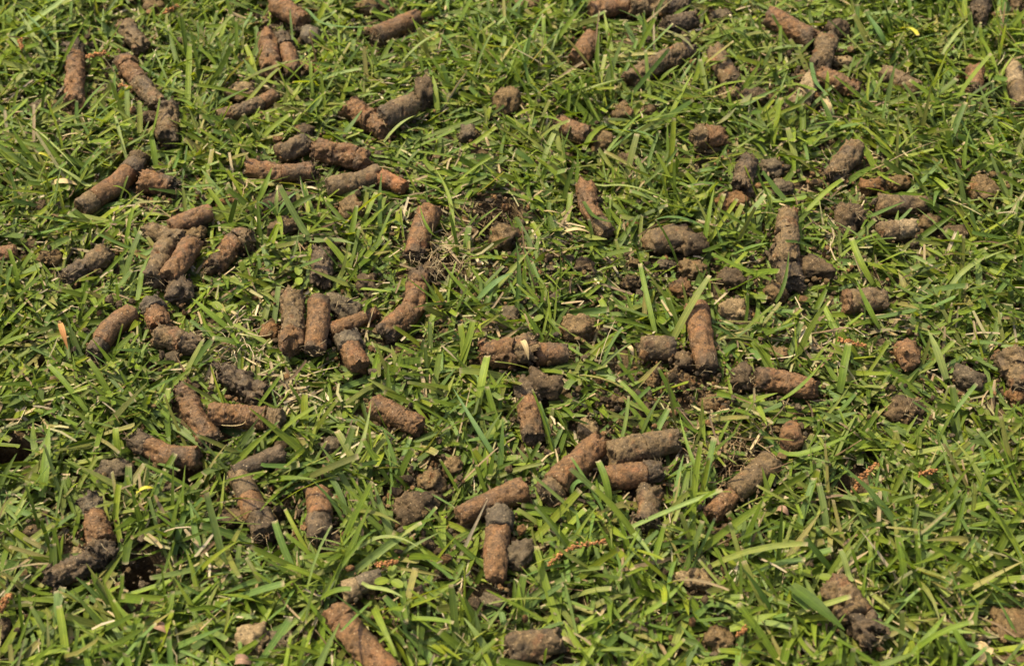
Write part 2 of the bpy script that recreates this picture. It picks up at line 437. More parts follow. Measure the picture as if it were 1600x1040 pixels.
def clod(label, x, y, w, h, tone='b', rough=1.0, rot=None, lift=0.002, name='soil_clod', roots=0, crumbs=8):
    seed_ctr[0] += 1; seed = seed_ctr[0]
    p = unproj(x, y, 0.012); k = mpp(p); sx, sz = 0.53*w*k, 0.53*h*k
    sy = sz*1.05; sz = min(sz, 0.010+sz*0.3)*(0.45 if min(w, h) > 53 else 0.85)
    c = unproj(x, y, sz*0.8+lift); rough = rough*1.25
    rot = rot if rot is not None else 0
    V, F, col = clod_geo(c, sx, sy, sz, math.radians(rot), tone, seed, rough, 4 if w*h > 500 else 3)
    base = np.array([c[0], c[1], max(0, c[2]-sz)])
    o = link(name, new_mesh(name, V-base, F, M_CRUMB if rough > 1.1 else M_SOIL, col), None, base)
    tag(o, label, 'soil clod', GROUPL)
    ca, sa = math.cos(math.radians(rot)), math.sin(math.radians(rot))
    ex = max(0, sx-min(sx, sy)); r = min(sx, sy, sz*1.3)*0.95
    a = np.array([ca, sa, 0]); CAPS.append((c-a*ex*0.9, c+a*ex*0.9, r))
    CRUMB_SPOTS.append((c[0], c[1], sx, crumbs))
    if roots:
        V, F, cc, uv = strands_geo(c+np.array([0, 0, sz*0.6]), roots, 0.012, 0.0003, seed+5)
        link('root_fibres', new_mesh('root_fibres', V-base, F, M_DRY, cc, uv), o)
    return o

# ---- top band of the lawn
core('upright-lying red core with crumbly black head, nearest the top left corner', [(117, 74), (115, 162)], 31, 'dr', (0.16,), dark='s', roots=10)
clod('tiny grey clod just right of the black-headed core at top left', 146, 70, 20, 14, 'g')
core('short broken tan-brown core above the cracked slanting core at top left', [(196, 40), (222, 76)], 29, 'b', rough=1.5)
core('slanting brown core cracked in its middle, running down to the ringed stub', [(192, 94), (218, 128), (246, 160)], 31, 'rrb', (0.17, 0.52), dark='s', roots=6)
core('short finely ringed brown stub at the foot of the slanting cracked core', [(262, 166), (263, 220)], 33, 'b', ringed=True, dark='se')
clod('dark fibrous clod touching the left side of the ringed stub', 231, 186, 28, 26, 'd', 1.5, roots=8)
clod('half hidden brown lump at the top edge above the short broken core', 240, 10, 34, 26, 'b', 1.2)
clod('pale root-bound crumb in grass left of the slanting cracked core', 62, 168, 30, 18, 'g', 1.5, roots=10)
clod('pale brown rough lump resting behind the thin core at upper left', 380, 143, 46, 27, 'l', 1.2)
core('thin pale brown core lying under the rough lump at upper left', [(342, 184), (400, 165), (430, 148)], 25, 'br', (0.72,))
clod('dark crumbly clod above the head of the long black-headed core', 214, 250, 32, 26, 'd', 1.4)
core('stubby reddish core cut by the top edge beside the charcoal clod', [(432, 5), (474, 36)], 33, 'r')
clod('smooth charcoal clod under the stubby red core at the top', 486, 55, 36, 32, 'g', 0.7)
core('left one of the two upright cores side by side near the top', [(416, 54), (424, 112)], 31, 'r')
core('right darker one of the two upright cores side by side near the top', [(441, 56), (456, 112)], 27, 'dr', (0.35,), dark='e')
clod('flat crumbled soil right of the foot of the side-by-side cores', 482, 106, 26, 22, 'b', 1.5)
core('red-brown core lying alone in the grass at the top, rising to the right', [(588, 58), (652, 26)], 30, 'r', dark='s')
clod('flat brown soil patch at the top edge above the lone red-brown core', 582, 10, 52, 26, 'b', 1.2)
core('reddish wedge-shaped core left underneath the dark-headed leaning core', [(545, 166), (605, 203)], 36, 'rr', (0.62,))
core('smooth brown core leaning on the red wedge, with a shaggy dark head', [(600, 184), (648, 160)], 36, 'b', lift=0.011, dark='s')
clod('shaggy dark root head at the right end of the leaning core', 662, 152, 26, 52, 'd', 1.6, roots=22)
core('short pale-ended core below a small dark knob, left of the cracked pair', [(438, 240), (480, 224)], 34, 'b', dark='e')
clod('small dark knob on top of the short pale-ended core', 478, 206, 28, 24, 'd', lift=0.006)
core('plump core broken by two cracks, right of the short pale-ended core', [(494, 234), (572, 252)], 37, 'rrr', (0.38, 0.82))
clod('lone dark grey gritty ball in open grass at upper centre', 732, 211, 30, 27, 'g', 1.2)
clod('brown lump half sunk in tall grass right of the shaggy dark head', 792, 158, 36, 42, 'b', 1.1)
core('long level dark-brown core under the short pale-ended one', [(386, 262), (440, 272), (490, 266)], 30, 'rr', (0.55,), dark='e')
clod('soil lump cut by the top edge at upper centre, left of the level cores', 820, 8, 46, 22, 'b')
core('level reddish core at the top edge, left of the crumbly one', [(922, 18), (982, 8)], 28, 'r', rough=1.2)
core('level core at the top edge whose right end crumbles dark', [(986, 8), (1072, 12)], 33, 'bd', (0.66,), dark='e', roots=8)
core('short dusky core just below the crumbly core at the top edge', [(1042, 42), (1086, 30)], 29, 'd', dark='')
core('short speckled core standing slanted in tall grass at the top centre', [(903, 94), (926, 58)], 33, 'r')
core('long straight core in open grass, cracked near its lower left end', [(986, 124), (1030, 98), (1078, 78)], 32, 'bb', (0.2,), rough=1.1)
core('straight brown core slanting down to the curled dead leaf clod', [(1116, 82), (1146, 132)], 32, 'b', dark='e')
clod('tiny dark crumb at the left shoulder of that slanting brown core', 1106, 90, 15, 18, 'd', 1.3)
clod('tiny dark crumb in grass left of the short speckled core', 847, 56, 15, 19, 'd', 1.2)
clod('tiny black crumb in grass below left of the long straight core', 880, 148, 19, 22, 'd', 1.3)
clod('broken brown lump with deep folds left of a smaller flake', 973, 181, 28, 36, 'b', 1.4)
clod('smaller soil flake at the right of the deeply folded lump', 1010, 172, 24, 20, 'b', 1.3)
clod('pale brown knob at the end of the core above the curled dead leaf', 1141, 148, 28, 24, 'l')
clod('dark clod wrapped by a curled dead leaf at upper right', 1180, 152, 42, 34, 'd', 1.3)
core('half buried smooth core pointing at the rough lump, upper centre', [(872, 192), (916, 214)], 31, 'r', dark='s')
clod('rough lump at the right end of the half buried smooth core', 937, 222, 40, 32, 'b', 1.2)
core('thick short core sitting on a tan straw piece, upper right of centre', [(1084, 214), (1131, 212)], 36, 'br', (0.4,), rough=1.2)
clod('tan woody crumb directly beneath the thick short core', 1110, 234, 36, 12, 'l')
clod('dark clod in grass left of the dark upright core on the right half', 978, 250, 30, 26, 'd', 1.3)
core('dark upright stub under the grass beside the grey crumbly clods', [(1168, 250), (1158, 294)], 32, 'd', rough=1.3)
clod('reddish brown lump below the dark upright stub', 1141, 316, 42, 30, 'r', 1.2)
clod('tiny brown crumb between the straight core and the top right pair', 1178, 113, 16, 18, 'b', 1.3)
clod('greyish flat clod near the top edge right of the dusky short core', 1123, 26, 34, 20, 'g', 1.2)
core('long red-brown core ending beside the dark upright core, top right', [(1202, 26), (1270, 62)], 33, 'r', dark='e')
clod('dark round-faced clod at the top right beside a bright torn blade', 1309, 47, 36, 32, 'd')
core('brown upright core directly below the dark round-faced clod', [(1293, 62), (1279, 106)], 34, 'b', dark='e')
clod('tan crumb right of the foot of the brown upright core', 1316, 96, 30, 20, 'l', 1.2)
clod('small brown crumb left of the tapered core at upper right', 1252, 117, 20, 20, 'b', 1.2)
core('brown core tapering into grass below the upright one, upper right', [(1280, 118), (1340, 142)], 30, 'r', taper=(1, 0.8))
core('crumbled pale core pieces standing beside the whitish leaf', [(1268, 126), (1250, 158)], 30, 'l', rough=1.2)
core('orange-tan small core lying left of the crumbled pale pieces', [(1222, 166), (1254, 154)], 23, 'l', dark='')
clod('tiny black crumb under the crumbled pale pieces', 1268, 158, 16, 14, 'd')
core('short core with crumbly right end alone in grass at upper right', [(1380, 112), (1432, 140)], 27, 'bb', (0.6,), rough=1.2)
core('small upright stub standing in grass far upper right', [(1524, 110), (1521, 142)], 27, 'r', dark='e')
core('dark finely ringed core cut by the top edge, near the top right corner', [(1536, -6), (1527, 32)], 31, 'd', ringed=True)
clod('dark soil tuft in the top right corner', 1588, 10, 26, 30, 'd', 1.5, roots=10)
core('pale sandy core cut by the right edge near the top', [(1582, 104), (1596, 166)], 28, 'lb', (0.5,))
clod('brown crumb left of the orange-tan small core', 1202, 152, 16, 22, 'b')
core('gritty core rising right out of tall blades at upper right', [(1336, 232), (1302, 276)], 35, 'b', dark='e', rough=1.2)
clod('dark grey broken clod with pale flecks left of the gritty rising core', 1214, 262, 46, 28, 'g', 1.4)
clod('grey-brown clod just below the dark grey flecked one', 1224, 293, 34, 28, 'g', 1.2)
clod('thin reddish flake right of the grey-brown clod', 1273, 286, 26, 13, 'b')
# ---- second band
core('long sweeping core with black head at the left, lowest end rough', [(216, 254), (186, 286), (124, 326)], 34, 'drb', (0.2, 0.78), dark='s', roots=8)
core('short core with a hollow dark end beside the long black-headed one', [(222, 284), (272, 290)], 34, 'r', dark='e', rough=1.2)
clod('dark fibrous lump left of the long black-headed core', 63, 325, 20, 30, 'd', 1.5, roots=10)
clod('small pale flat clod above the starfish of cores at left', 242, 329, 22, 18, 'l')
core('upper left core of the starfish cluster at left', [(232, 360), (286, 378)], 31, 'b', lift=0.005)
core('reddish core pointing to the upper right in the starfish cluster', [(268, 356), (328, 332)], 31, 'r', lift=0.008)
clod('round rough lump on the right of the starfish cluster', 306, 366, 38, 36, 'b', 1.2, lift=0.004)
core('lower left arm of the starfish cluster', [(264, 378), (250, 400), (238, 438)], 32, 'b', lift=0.010, dark='e')
core('lower middle arm of the starfish cluster, leaning over a dark stub', [(302, 378), (285, 405), (264, 434)], 34, 'r', lift=0.012)
clod('torn fibrous crumb between the arms and the stub of the starfish cluster', 254, 440, 20, 26, 'd', 1.5, roots=8)
core('dark stub at the foot of the starfish cluster', [(284, 440), (280, 466)], 38, 'd', rough=1.2, roots=6)
core('core with a drooping hooked top right of the starfish cluster', [(392, 378), (374, 372), (334, 418)], 34, 'br', (0.3,), dark='e')
core('core with coarse dark lower end in grass at far left', [(168, 396), (104, 434)], 33, 'bd', (0.6,), dark='e', rough=1.2)
clod('crumbly brown clod left of the coarse dark-ended core', 78, 402, 32, 26, 'b', 1.3)
core('core cut by the left edge at mid height', [(-10, 402), (25, 396)], 30, 'r')
clod('reddish clod between the hollow-ended core and the starry tuft', 355, 318, 32, 24, 'r', 1.2)
clod('dark soil mound hidden behind the star-shaped grass tuft', 436, 318, 46, 34, 'd', 1.2)
clod('second dark soil mound below the star-shaped grass tuft', 442, 355, 40, 30, 'd', 1.3)
core('short greyish pink stub above the two left lower cores', [(236, 472), (250, 506)], 37, 'gr', (0.4,))
core('curved core with black crumbly foot, left of the greyish stub', [(208, 488), (172, 512), (148, 552)], 35, 'rd', (0.78,), dark='e', roots=6)
core('squat core with crumbly right end below the greyish stub', [(246, 524), (306, 540)], 35, 'bd', (0.68,), rough=1.2)
clod('dark damp clod underneath the squat core at left', 270, 560, 26, 24, 'g')
core('cracked dark-brown core touching a small orange one, centre left', [(512, 292), (560, 284), (594, 270)], 33, 'bb', (0.5,), dark='s', roots=6)
core('small bright orange-ended core right of the cracked dark one', [(594, 276), (632, 294)], 26, 'o')
clod('rounded brown clod in grass below the cracked dark-brown core', 548, 328, 40, 38, 'b', 1.1)
core('straight red-brown core standing beside the root-lined hole', [(672, 330), (645, 402)], 35, 'r', dark='e')
core('short dusky upright core with pale foot, left of centre', [(505, 392), (502, 440)], 33, 'd')
clod('black crumbly clod at the head of the short dusky core', 522, 385, 34, 24, 'd', 1.4, roots=6)
clod('small dark clod above the big pile of cores', 573, 443, 27, 26, 'd', 1.2)
clod('furrowed brown lump sitting in the root-lined hole', 786, 372, 40, 46, 'b', 1.3, lift=0.0)
core('big bent core in three pieces under the straw tangle', [(655, 428), (648, 478), (600, 522)], 38, 'rrr', (0.18, 0.55), dark='se')
clod('shaggy dark clod at the head of the big bent core', 672, 428, 34, 24, 'd', 1.5, roots=24)
core('left upright core of the big pile', [(458, 462), (457, 545)], 39, 'br', (0.72,), lift=0.010)
clod('black crumbly cap behind the left upright core of the big pile', 442, 462, 36, 24, 'd', 1.5, roots=8)
core('middle upright core of the big pile', [(500, 468), (492, 548)], 36, 'r', (), lift=0.010, dark='e')
clod('big dark grey crumbly mass on top of the pile', 532, 478, 66, 46, 'g', 1.2, lift=0.006, roots=14)
core('reddish wedge core poking right out of the big pile', [(514, 520), (588, 488)], 28, 'r', rough=1.3, taper=(1.1, 0.7), lift=0.004)
clod('small round clod at the left of the big pile', 422, 519, 34, 30, 'r', 1.1)
core('short core with grey head and chipped foot below the big pile', [(540, 526), (562, 574)], 38, 'gr', (0.38,))
clod('dark grey clod half sunk in grass right of the big bent core', 796, 492, 30, 30, 'g')
clod('crumbled brown soil left of the crumbly centre core', 701, 522, 30, 22, 'b', 1.4)
clod('pale small clod in grass left of the crumbly centre core', 640, 551, 22, 16, 'l')
core('long curved core with cracks right of the root-lined hole', [(914, 290), (922, 330), (948, 366)], 31, 'rrb', (0.42, 0.75))
clod('large wedge-shaped clod with black side at centre right', 1050, 374, 84, 44, 'b', 0.7, rot=8)
clod('blackish lower corner lump of the large wedge-shaped clod', 1082, 382, 36, 34, 'd', 1.1, lift=0.006)
clod('knobbly clod directly below the large wedge-shaped clod', 1079, 422, 42, 30, 'b', 1.3)
clod('reddish block under the knobbly clod at centre right', 1068, 452, 34, 36, 'r', 1.2)
clod('dark grey flake left of the knobbly clod', 1042, 414, 28, 18, 'g')
clod('flat-topped dark clod in grass below the long curved core', 911, 416, 32, 27, 'd')
clod('dark round ball with straw bit, centre right', 1142, 436, 36, 34, 'd', 1.1)
clod('pointed brown lump alone in grass above the crumbly centre cores', 906, 511, 48, 40, 'b', 1.2)
clod('pale tan round clod right of the long leaning core', 1150, 486, 36, 34, 'l', 1.3)
core('long leaning core running down from the reddish block, centre right', [(1088, 482), (1094, 520), (1108, 576)], 39, 'rr', (0.13,), dark='e')
clod('dark crumbs in grass left of the knobbly clod', 988, 442, 30, 26, 'd', 1.4)
clod('reddish lump with orange spot above the lying core at right', 1361, 292, 42, 30, 'r', 1.1)
clod('crumbly lump right of the orange-spotted one', 1402, 286, 36, 26, 'b', 1.3)
core('level smooth core below the orange-spotted lump', [(1372, 320), (1448, 319)], 30, 'b', dark='e')
core('stub with a pale grey gritty right end, right side', [(1372, 364), (1424, 356)], 34, 'bl', (0.55,))
clod('rounded clod right of the pale-ended stub', 1452, 350, 36, 30, 'b')
clod('dark clod with straw strip at the right of the rounded clod', 1491, 363, 42, 28, 'd')
clod('heap of dark curled root thatch left of the pale-ended stub', 1330, 342, 44, 44, 'd', 1.7, roots=30)
core('upright two-piece core on top of the dark cross of cores', [(1230, 336), (1228, 408)], 36, 'bb', (0.42,), lift=0.009, rough=1.2)
core('darker core under the foot of the upright two-piece one', [(1216, 392), (1240, 446)], 37, 'd', rough=1.1)
clod('ragged dark lump reaching right from the dark cross of cores', 1268, 420, 62, 34, 'd', 1.4, rot=-8, roots=8)
clod('brown end lump at the foot of the dark cross of cores', 1214, 458, 36, 28, 'b', 1.1)
core('level core with gritty right face under a broad pale blade, right side', [(1318, 472), (1388, 466)], 37, 'rb', (0.14,), rough=1.1)
clod('thin brown leaf-like slab of soil far right', 1536, 298, 44, 56, 'b', 0.9)
clod('small brown clod in the grass at the far right above the slab', 1500, 270, 16, 12, 'd')
# ---- third band
core('dark rough core above the two ringed cores at left', [(348, 582), (412, 622)], 35, 'd', rough=1.2, dark='s')
core('finely ringed core slanting down to the right, left one of two', [(284, 606), (304, 650), (332, 690)], 37, 'r', ringed=True, dark='e', taper=(0.85, 1))
core('finely ringed level core with a straw across it, right one of two', [(330, 648), (438, 656)], 38, 'rb', (0.8,), ringed=True, lift=0.008)
core('level core with dark left end below the slanting ringed core', [(210, 686), (260, 712), (310, 714)], 37, 'dr', (0.25,), dark='se')
clod('dark grey oval clod left of the level dark-ended core', 181, 735, 54, 34, 'g', 1.0)
clod('light grey crumbly clod below the level dark-ended core', 262, 763, 26, 28, 'g', 1.4)
core('dark tapering core lying over the head of the chipped core', [(440, 708), (366, 738)], 30, 'd', taper=(1.1, 0.7), lift=0.009)
core('chipped speckled core slanting down under the dark tapering one', [(372, 738), (392, 782), (416, 836)], 41, 'brd', (0.42, 0.72), dark='e')
clod('black clod left of the foot of the chipped speckled core', 362, 808, 38, 28, 'd', 1.2)
clod('small faceted slate-grey clod above the upright stub at lower left', 520, 696, 40, 28, 'g')
core('short ringed core alone in grass at left centre', [(584, 634), (656, 666)], 38, 'r', ringed=True, dark='')
clod('brown nut-shaped clod above the crumbled soil trail', 706, 729, 34, 36, 'b', 1.1)
clod('crumbled soil trail below the nut-shaped clod', 672, 754, 30, 40, 'b', 1.5)
core('thick crumbly core with a pale stone chip in the centre', [(754, 556), (834, 546)], 45, 'rb', (0.6,), rough=1.4)
core('rounded core right of the thick crumbly one in the centre', [(836, 552), (886, 552)], 35, 'r', dark='e')
clod('large dark folded clod lying above the upright centre core', 852, 602, 66, 46, 'd', 1.0, rot=-15, lift=0.006)
core('upright centre core with dark head under the folded clod', [(822, 600), (834, 686)], 38, 'dr', (0.34,), dark='e')
core('round-ended core joined to a black crumb, right of centre', [(1002, 544), (1052, 544)], 38, 'b', rough=1.2, dark='e')
clod('black crumbly mass between the round-ended and the long leaning core', 1066, 567, 40, 42, 'd', 1.4)
clod('loose brown soil heap under the black crumbly mass', 1066, 594, 46, 24, 'b', 1.5)
clod('small angular reddish clod left of the loose soil heap', 1020, 592, 26, 26, 'b', 1.1)
clod('pale flecked clod above the smooth slanting core at lower centre', 919, 672, 30, 28, 'l', 1.2)
clod('loose crumbs in grass above the crumbly level core', 962, 626, 28, 24, 'd', 1.6)
clod('second heap of loose crumbs above the crumbly level core', 1005, 640, 26, 20, 'd', 1.6)
core('smooth slanting core at lower centre, crumbled at its foot', [(936, 690), (900, 728), (856, 772)], 43, 'rb', (0.84,), dark='e')
core('crumbly level core right of the smooth slanting one', [(952, 712), (1010, 696), (1060, 686)], 42, 'bb', (0.5,), rough=1.6, dark='e')
core('level core with black crumbly right end below the crumbly level one', [(950, 746), (1032, 738)], 41, 'rd', (0.72,), rough=1.4, dark='e', roots=8)
core('level core with black left end crossed by long blades, right of centre', [(1180, 592), (1225, 596), (1272, 610)], 36, 'r', dark='s')
clod('black shaggy lump at the left end of the blade-crossed core', 1158, 592, 40, 44, 'd', 1.5, roots=12)
clod('faint soil patch sunk in the grass below the black shaggy lump', 1112, 628, 36, 24, 'b', 1.4)
core('rough core rising right out of the straw-lined hollow, lower right', [(1206, 722), (1176, 746), (1146, 770)], 40, 'b', rough=1.1)
core('slimmer half hidden piece below the rough core of the straw-lined hollow', [(1144, 774), (1110, 804)], 32, 'r', rough=1.1)
core('short core with black lower end, lower centre right', [(1016, 766), (1010, 818)], 38, 'b', dark='e')
clod('dark brown clod in grass at right of the two round core ends', 1512, 592, 48, 34, 'g', 1.1, rot=-20)
core('thick core cut by the right edge at mid height', [(1574, 552), (1600, 608)], 44, 'bb', (0.5,), dark='e')
clod('soil lump in the right edge just below the thick core', 1592, 622, 36, 32, 'r')
clod('ragged root-bound clod in tall grass at right', 1420, 642, 42, 40, 'd', 1.7, roots=16)
clod('pale brown flake left of the round core end at right', 1214, 552, 30, 24, 'b', 1.1)
clod('black thin clod above the round core end at right', 1375, 536, 28, 14, 'd', 1.2)
# ---- bottom band
core('ringed upright core with black head at the lower left', [(142, 780), (148, 820), (160, 868)], 40, 'grd', (0.28, 0.8), ringed=True, dark='se')
core('black lumpy core at the foot of the ringed upright one', [(152, 872), (84, 904)], 37, 'd', rough=1.3, roots=6)
clod('tan crumbly patch between the black lumpy and the ringed core', 122, 862, 28, 22, 'l', 1.3)
clod('small dark clod in grass left of the ringed upright core', 50, 832, 24, 20, 'd', 1.2)
core('upright stub with black crumbly foot at lower left centre', [(498, 770), (502, 842)], 42, 'rd', (0.55,), dark='e')
clod('dark damp clod at the foot of the upright stub', 524, 850, 22, 26, 'd', 1.2)
clod('dark crumpled mass with pale bits left of the crossing cores', 648, 792, 74, 46, 'd', 1.3, rot=12, roots=8)
core('core pointing right that crosses the head of the standing red one', [(718, 806), (760, 786), (820, 764)], 38, 'r', dark='')
core('standing red core below the crossing one, grey at its head', [(782, 800), (774, 904)], 42, 'gr', (0.26,), lift=0.005)
clod('round grey-brown lump touching the right side of the standing red core', 814, 866, 52, 46, 'g', 1.1, lift=0.004)
clod('dark ragged clod in grass left of the standing red core', 676, 856, 34, 20, 'd', 1.4, rot=-25)
clod('small black clod left below the standing red core', 684, 902, 30, 14, 'd', 1.4, rot=25)
clod('crumbled black soil above the slanting core at the bottom', 652, 932, 28, 34, 'd', 1.7)
core('small core with pale broken left end among broad blades, bottom', [(538, 926), (594, 902)], 34, 'lg', (0.38,))
core('big red core slanting into the bottom edge', [(526, 956), (562, 1000), (612, 1056)], 48, 'rr', (0.14,), dark='')
clod('grey clod with root wisps near the bottom edge, right of the pink petal', 432, 1002, 58, 34, 'g', 1.3, roots=8)
clod('pale grey frayed clod left of the grey root-wisp clod', 394, 1004, 36, 40, 'l', 1.6, roots=10)
clod('pale flat soil piece sunk in grass under the standing red core', 770, 940, 38, 26, 'g', 1.1)
core('thick dark core lying level at the bottom edge', [(796, 1014), (872, 1000)], 46, 'b', dark='se')
clod('small brown clod under the end of the rising core at lower right', 1138, 826, 30, 22, 'd', 1.1)
clod('flat tan soil patch with a black spot, lower right of centre', 1092, 906, 50, 32, 'l', 1.3)
clod('round pale brown clod near the bottom edge, right of centre', 1122, 996, 42, 40, 'b', 1.2)
core('thick crumbly core beside a long dark green leaf, lower right', [(1300, 918), (1334, 958), (1364, 996)], 54, 'bd', (0.6,), rough=1.3, roots=8)
clod('big flat tan slab of soil in the bottom right corner', 1588, 972, 92, 80, 'b', 0.9)
clod('crumbly soil at the bottom edge below the big flat slab', 1580, 1034, 70, 26, 'd', 1.5)
clod('dark clod cut by the left edge near the bottom', 2, 990, 24, 44, 'd', 1.2)
# two cores seen end-on
for lab, x, y, w in (('round core end facing the viewer with a crumbly face, right side', 1421, 563, 38), ('round core end facing the viewer under a curved blade, lower right', 1237, 691, 36)):
    p = unproj(x, y, 0.0165); r = 0.5*w*mpp(p)
    core3(lab, np.array([p, p+np.array([0.003, 0.019, -0.010])]), r, 'r', rough=1.0)
# ------------------------------------------------------------------ grass
CA = np.array([c[0] for c in CAPS]); CB = np.array([c[1] for c in CAPS]); CR = np.array([c[2] for c in CAPS])

def srow(K):
    return np.concatenate([np.linspace(0, 0.94, K-1), [1.0]])

def blade_field(base, az, el, bend, L, wid, roll, tipw, col, tipcol, K=6, fold=0.22, side=0.0):
    """vectorised grass blades -> centre line (N,K,3) and verts (N,K,3,3)"""
    n = len(base); s = srow(K)
    e = el[:, None]-bend[:, None]*s[None, :]**1.3
    a = az[:, None]+side[:, None]*s[None, :] if isinstance(side, np.ndarray) else np.repeat(az[:, None], K, 1)
    d = np.stack([np.cos(e)*np.cos(a), np.cos(e)*np.sin(a), np.sin(e)], -1)
    st = d[:, :-1]*(L[:, None]*np.diff(s)[None, :])[..., None]
    C = base[:, None, :]+np.concatenate([np.zeros((n, 1, 3)), np.cumsum(st, 1)], 1)
    return C, d, a, e

def blade_mesh_arrays(C, d, wid, roll, tipw, col, tipcol, fold, tipstart=0.86):
    n, K = C.shape[:2]; s = srow(K) if K < 16 else np.linspace(0, 1, K)
    T = d/np.linalg.norm(d, axis=-1, keepdims=True)
    Z = np.array([0, 0, 1.0]); Sd = np.cross(T, Z); ln = np.linalg.norm(Sd, axis=-1, keepdims=True)
    Sd = np.where(ln > 0.05, Sd/np.maximum(ln, 1e-6), np.array([1.0, 0, 0])); Nn = np.cross(Sd, T)
    cr, sr = np.cos(roll)[..., None], np.sin(roll)[..., None]
    S2 = Sd*cr+Nn*sr; N2 = Nn*cr-Sd*sr
    prof = np.minimum(1, 0.78+1.2*s)[None, :]*np.ones((n, 1))
    body = np.clip((1-s)[None, :]/np.where(tipw > 0.3, 0.25, 0.5)[:, None], 0, 1)**0.75
    prof = prof*(tipw[:, None]+(1-tipw[:, None])*body)
    hw = prof*wid[:, None]*0.5
    V = np.stack([C-S2*hw[..., None]+N2*(fold[:, None]*hw)[..., None], C, C+S2*hw[..., None]+N2*(fold[:, None]*hw)[..., None]], 2)
    k = np.clip((s-0.941)/0.059, 0, 1)[None, :, None]**1.5*np.ones((n, 1, 1))
    cc = col[:, None, :]*(1-k)+tipcol[:, None, :]*k
    b = np.clip(1-s/0.22, 0, 1)[None, :, None]*0.45                 # pale sheath at the base
    cc = cc*(1-b)+(col[:, None, :]*0.6+np.array((0.10, 0.11, 0.04)))*b
    cc = np.repeat(cc[:, :, None, :], 3, 2)
    uv = np.zeros((n, K, 3, 2)); uv[..., 0] = np.array([0, 0.5, 1.0])[None, None, :]
    uv[..., 1] = s[None, :, None]*3; off = rng.uniform(0, 50, n); uv[..., 1] += off[:, None, None]
    idx = np.arange(n*K*3).reshape(n, K, 3)
    F = np.stack([idx[:, :-1, :-1], idx[:, :-1, 1:], idx[:, 1:, 1:], idx[:, 1:, :-1]], -1).reshape(-1, 4)
    return V.reshape(-1, 3), F, cc.reshape(-1, 3), uv.reshape(-1, 2)

def keep_mask(C, above=0.72):
    n, K = C.shape[:2]; bad = np.zeros(n, bool); cover = np.zeros(n, bool)
    P = C.reshape(-1, 3); hol = np.zeros(n, bool)
    for hx, hy, hr in HXY:
        ii = np.nonzero(np.hypot(P[:, 0]-hx, P[:, 1]-hy) < hr*0.95)[0]; hol[ii//K] = True
    bad |= hol & (rng.random(n) < 0.88)
    for a, b, r in zip(CA, CB, CR):
        lo = np.minimum(a, b)-r*1.6; hi = np.maximum(a, b)+r*1.6
        m = (P[:, 0] > lo[0]) & (P[:, 0] < hi[0]) & (P[:, 1] > lo[1]) & (P[:, 1] < hi[1])
        ii = np.nonzero(m)[0]
        if not len(ii): continue
        Q = P[ii]; ab = b-a; t = np.clip(((Q-a)@ab)/max(ab@ab, 1e-9), 0, 1); nrst = a+t[:, None]*ab; dv = Q-nrst
        ds = np.linalg.norm(dv, axis=1); hz = np.hypot(dv[:, 0], dv[:, 1])
        bad[ii[ds < r*1.0]//K] = True
        cover[ii[(hz < r*1.6) & (dv[:, 2] > -0.2*r)]//K] = True
    return ~bad & ~(cover & (rng.random(n) < above))

PAL = np.array([(0.120, 0.178, 0.017), (0.164, 0.222, 0.024), (0.090, 0.140, 0.014), (0.111, 0.182, 0.038), (0.157, 0.218, 0.055),
                (0.198, 0.234, 0.050), (0.066, 0.102, 0.012), (0.196, 0.242, 0.021), (0.148, 0.164, 0.034), (0.25, 0.232, 0.070)])
PW = np.array([0.20, 0.17, 0.13, 0.11, 0.09, 0.08, 0.07, 0.06, 0.06, 0.03]); PW /= PW.sum()
DRYPAL = np.array([(0.34, 0.26, 0.14), (0.25, 0.18, 0.10), (0.42, 0.34, 0.22), (0.17, 0.11, 0.06), (0.30, 0.27, 0.13)])
STRAW = [(372, 548, 0.030), (180, 385, 0.028), (690, 400, 0.030), (452, 622, 0.022), (1140, 712, 0.030), (1320, 350, 0.03), (50, 655, 0.03), (1260, 540, 0.02),
         (1550, 570, 0.03), (335, 880, 0.03), (1545, 1015, 0.022), (980, 440, 0.025), (870, 400, 0.02), (60, 350, 0.02), (1395, 520, 0.02), (740, 520, 0.02)]
SXY = np.array([list(unproj(x, y)[:2])+[r] for x, y, r in STRAW])

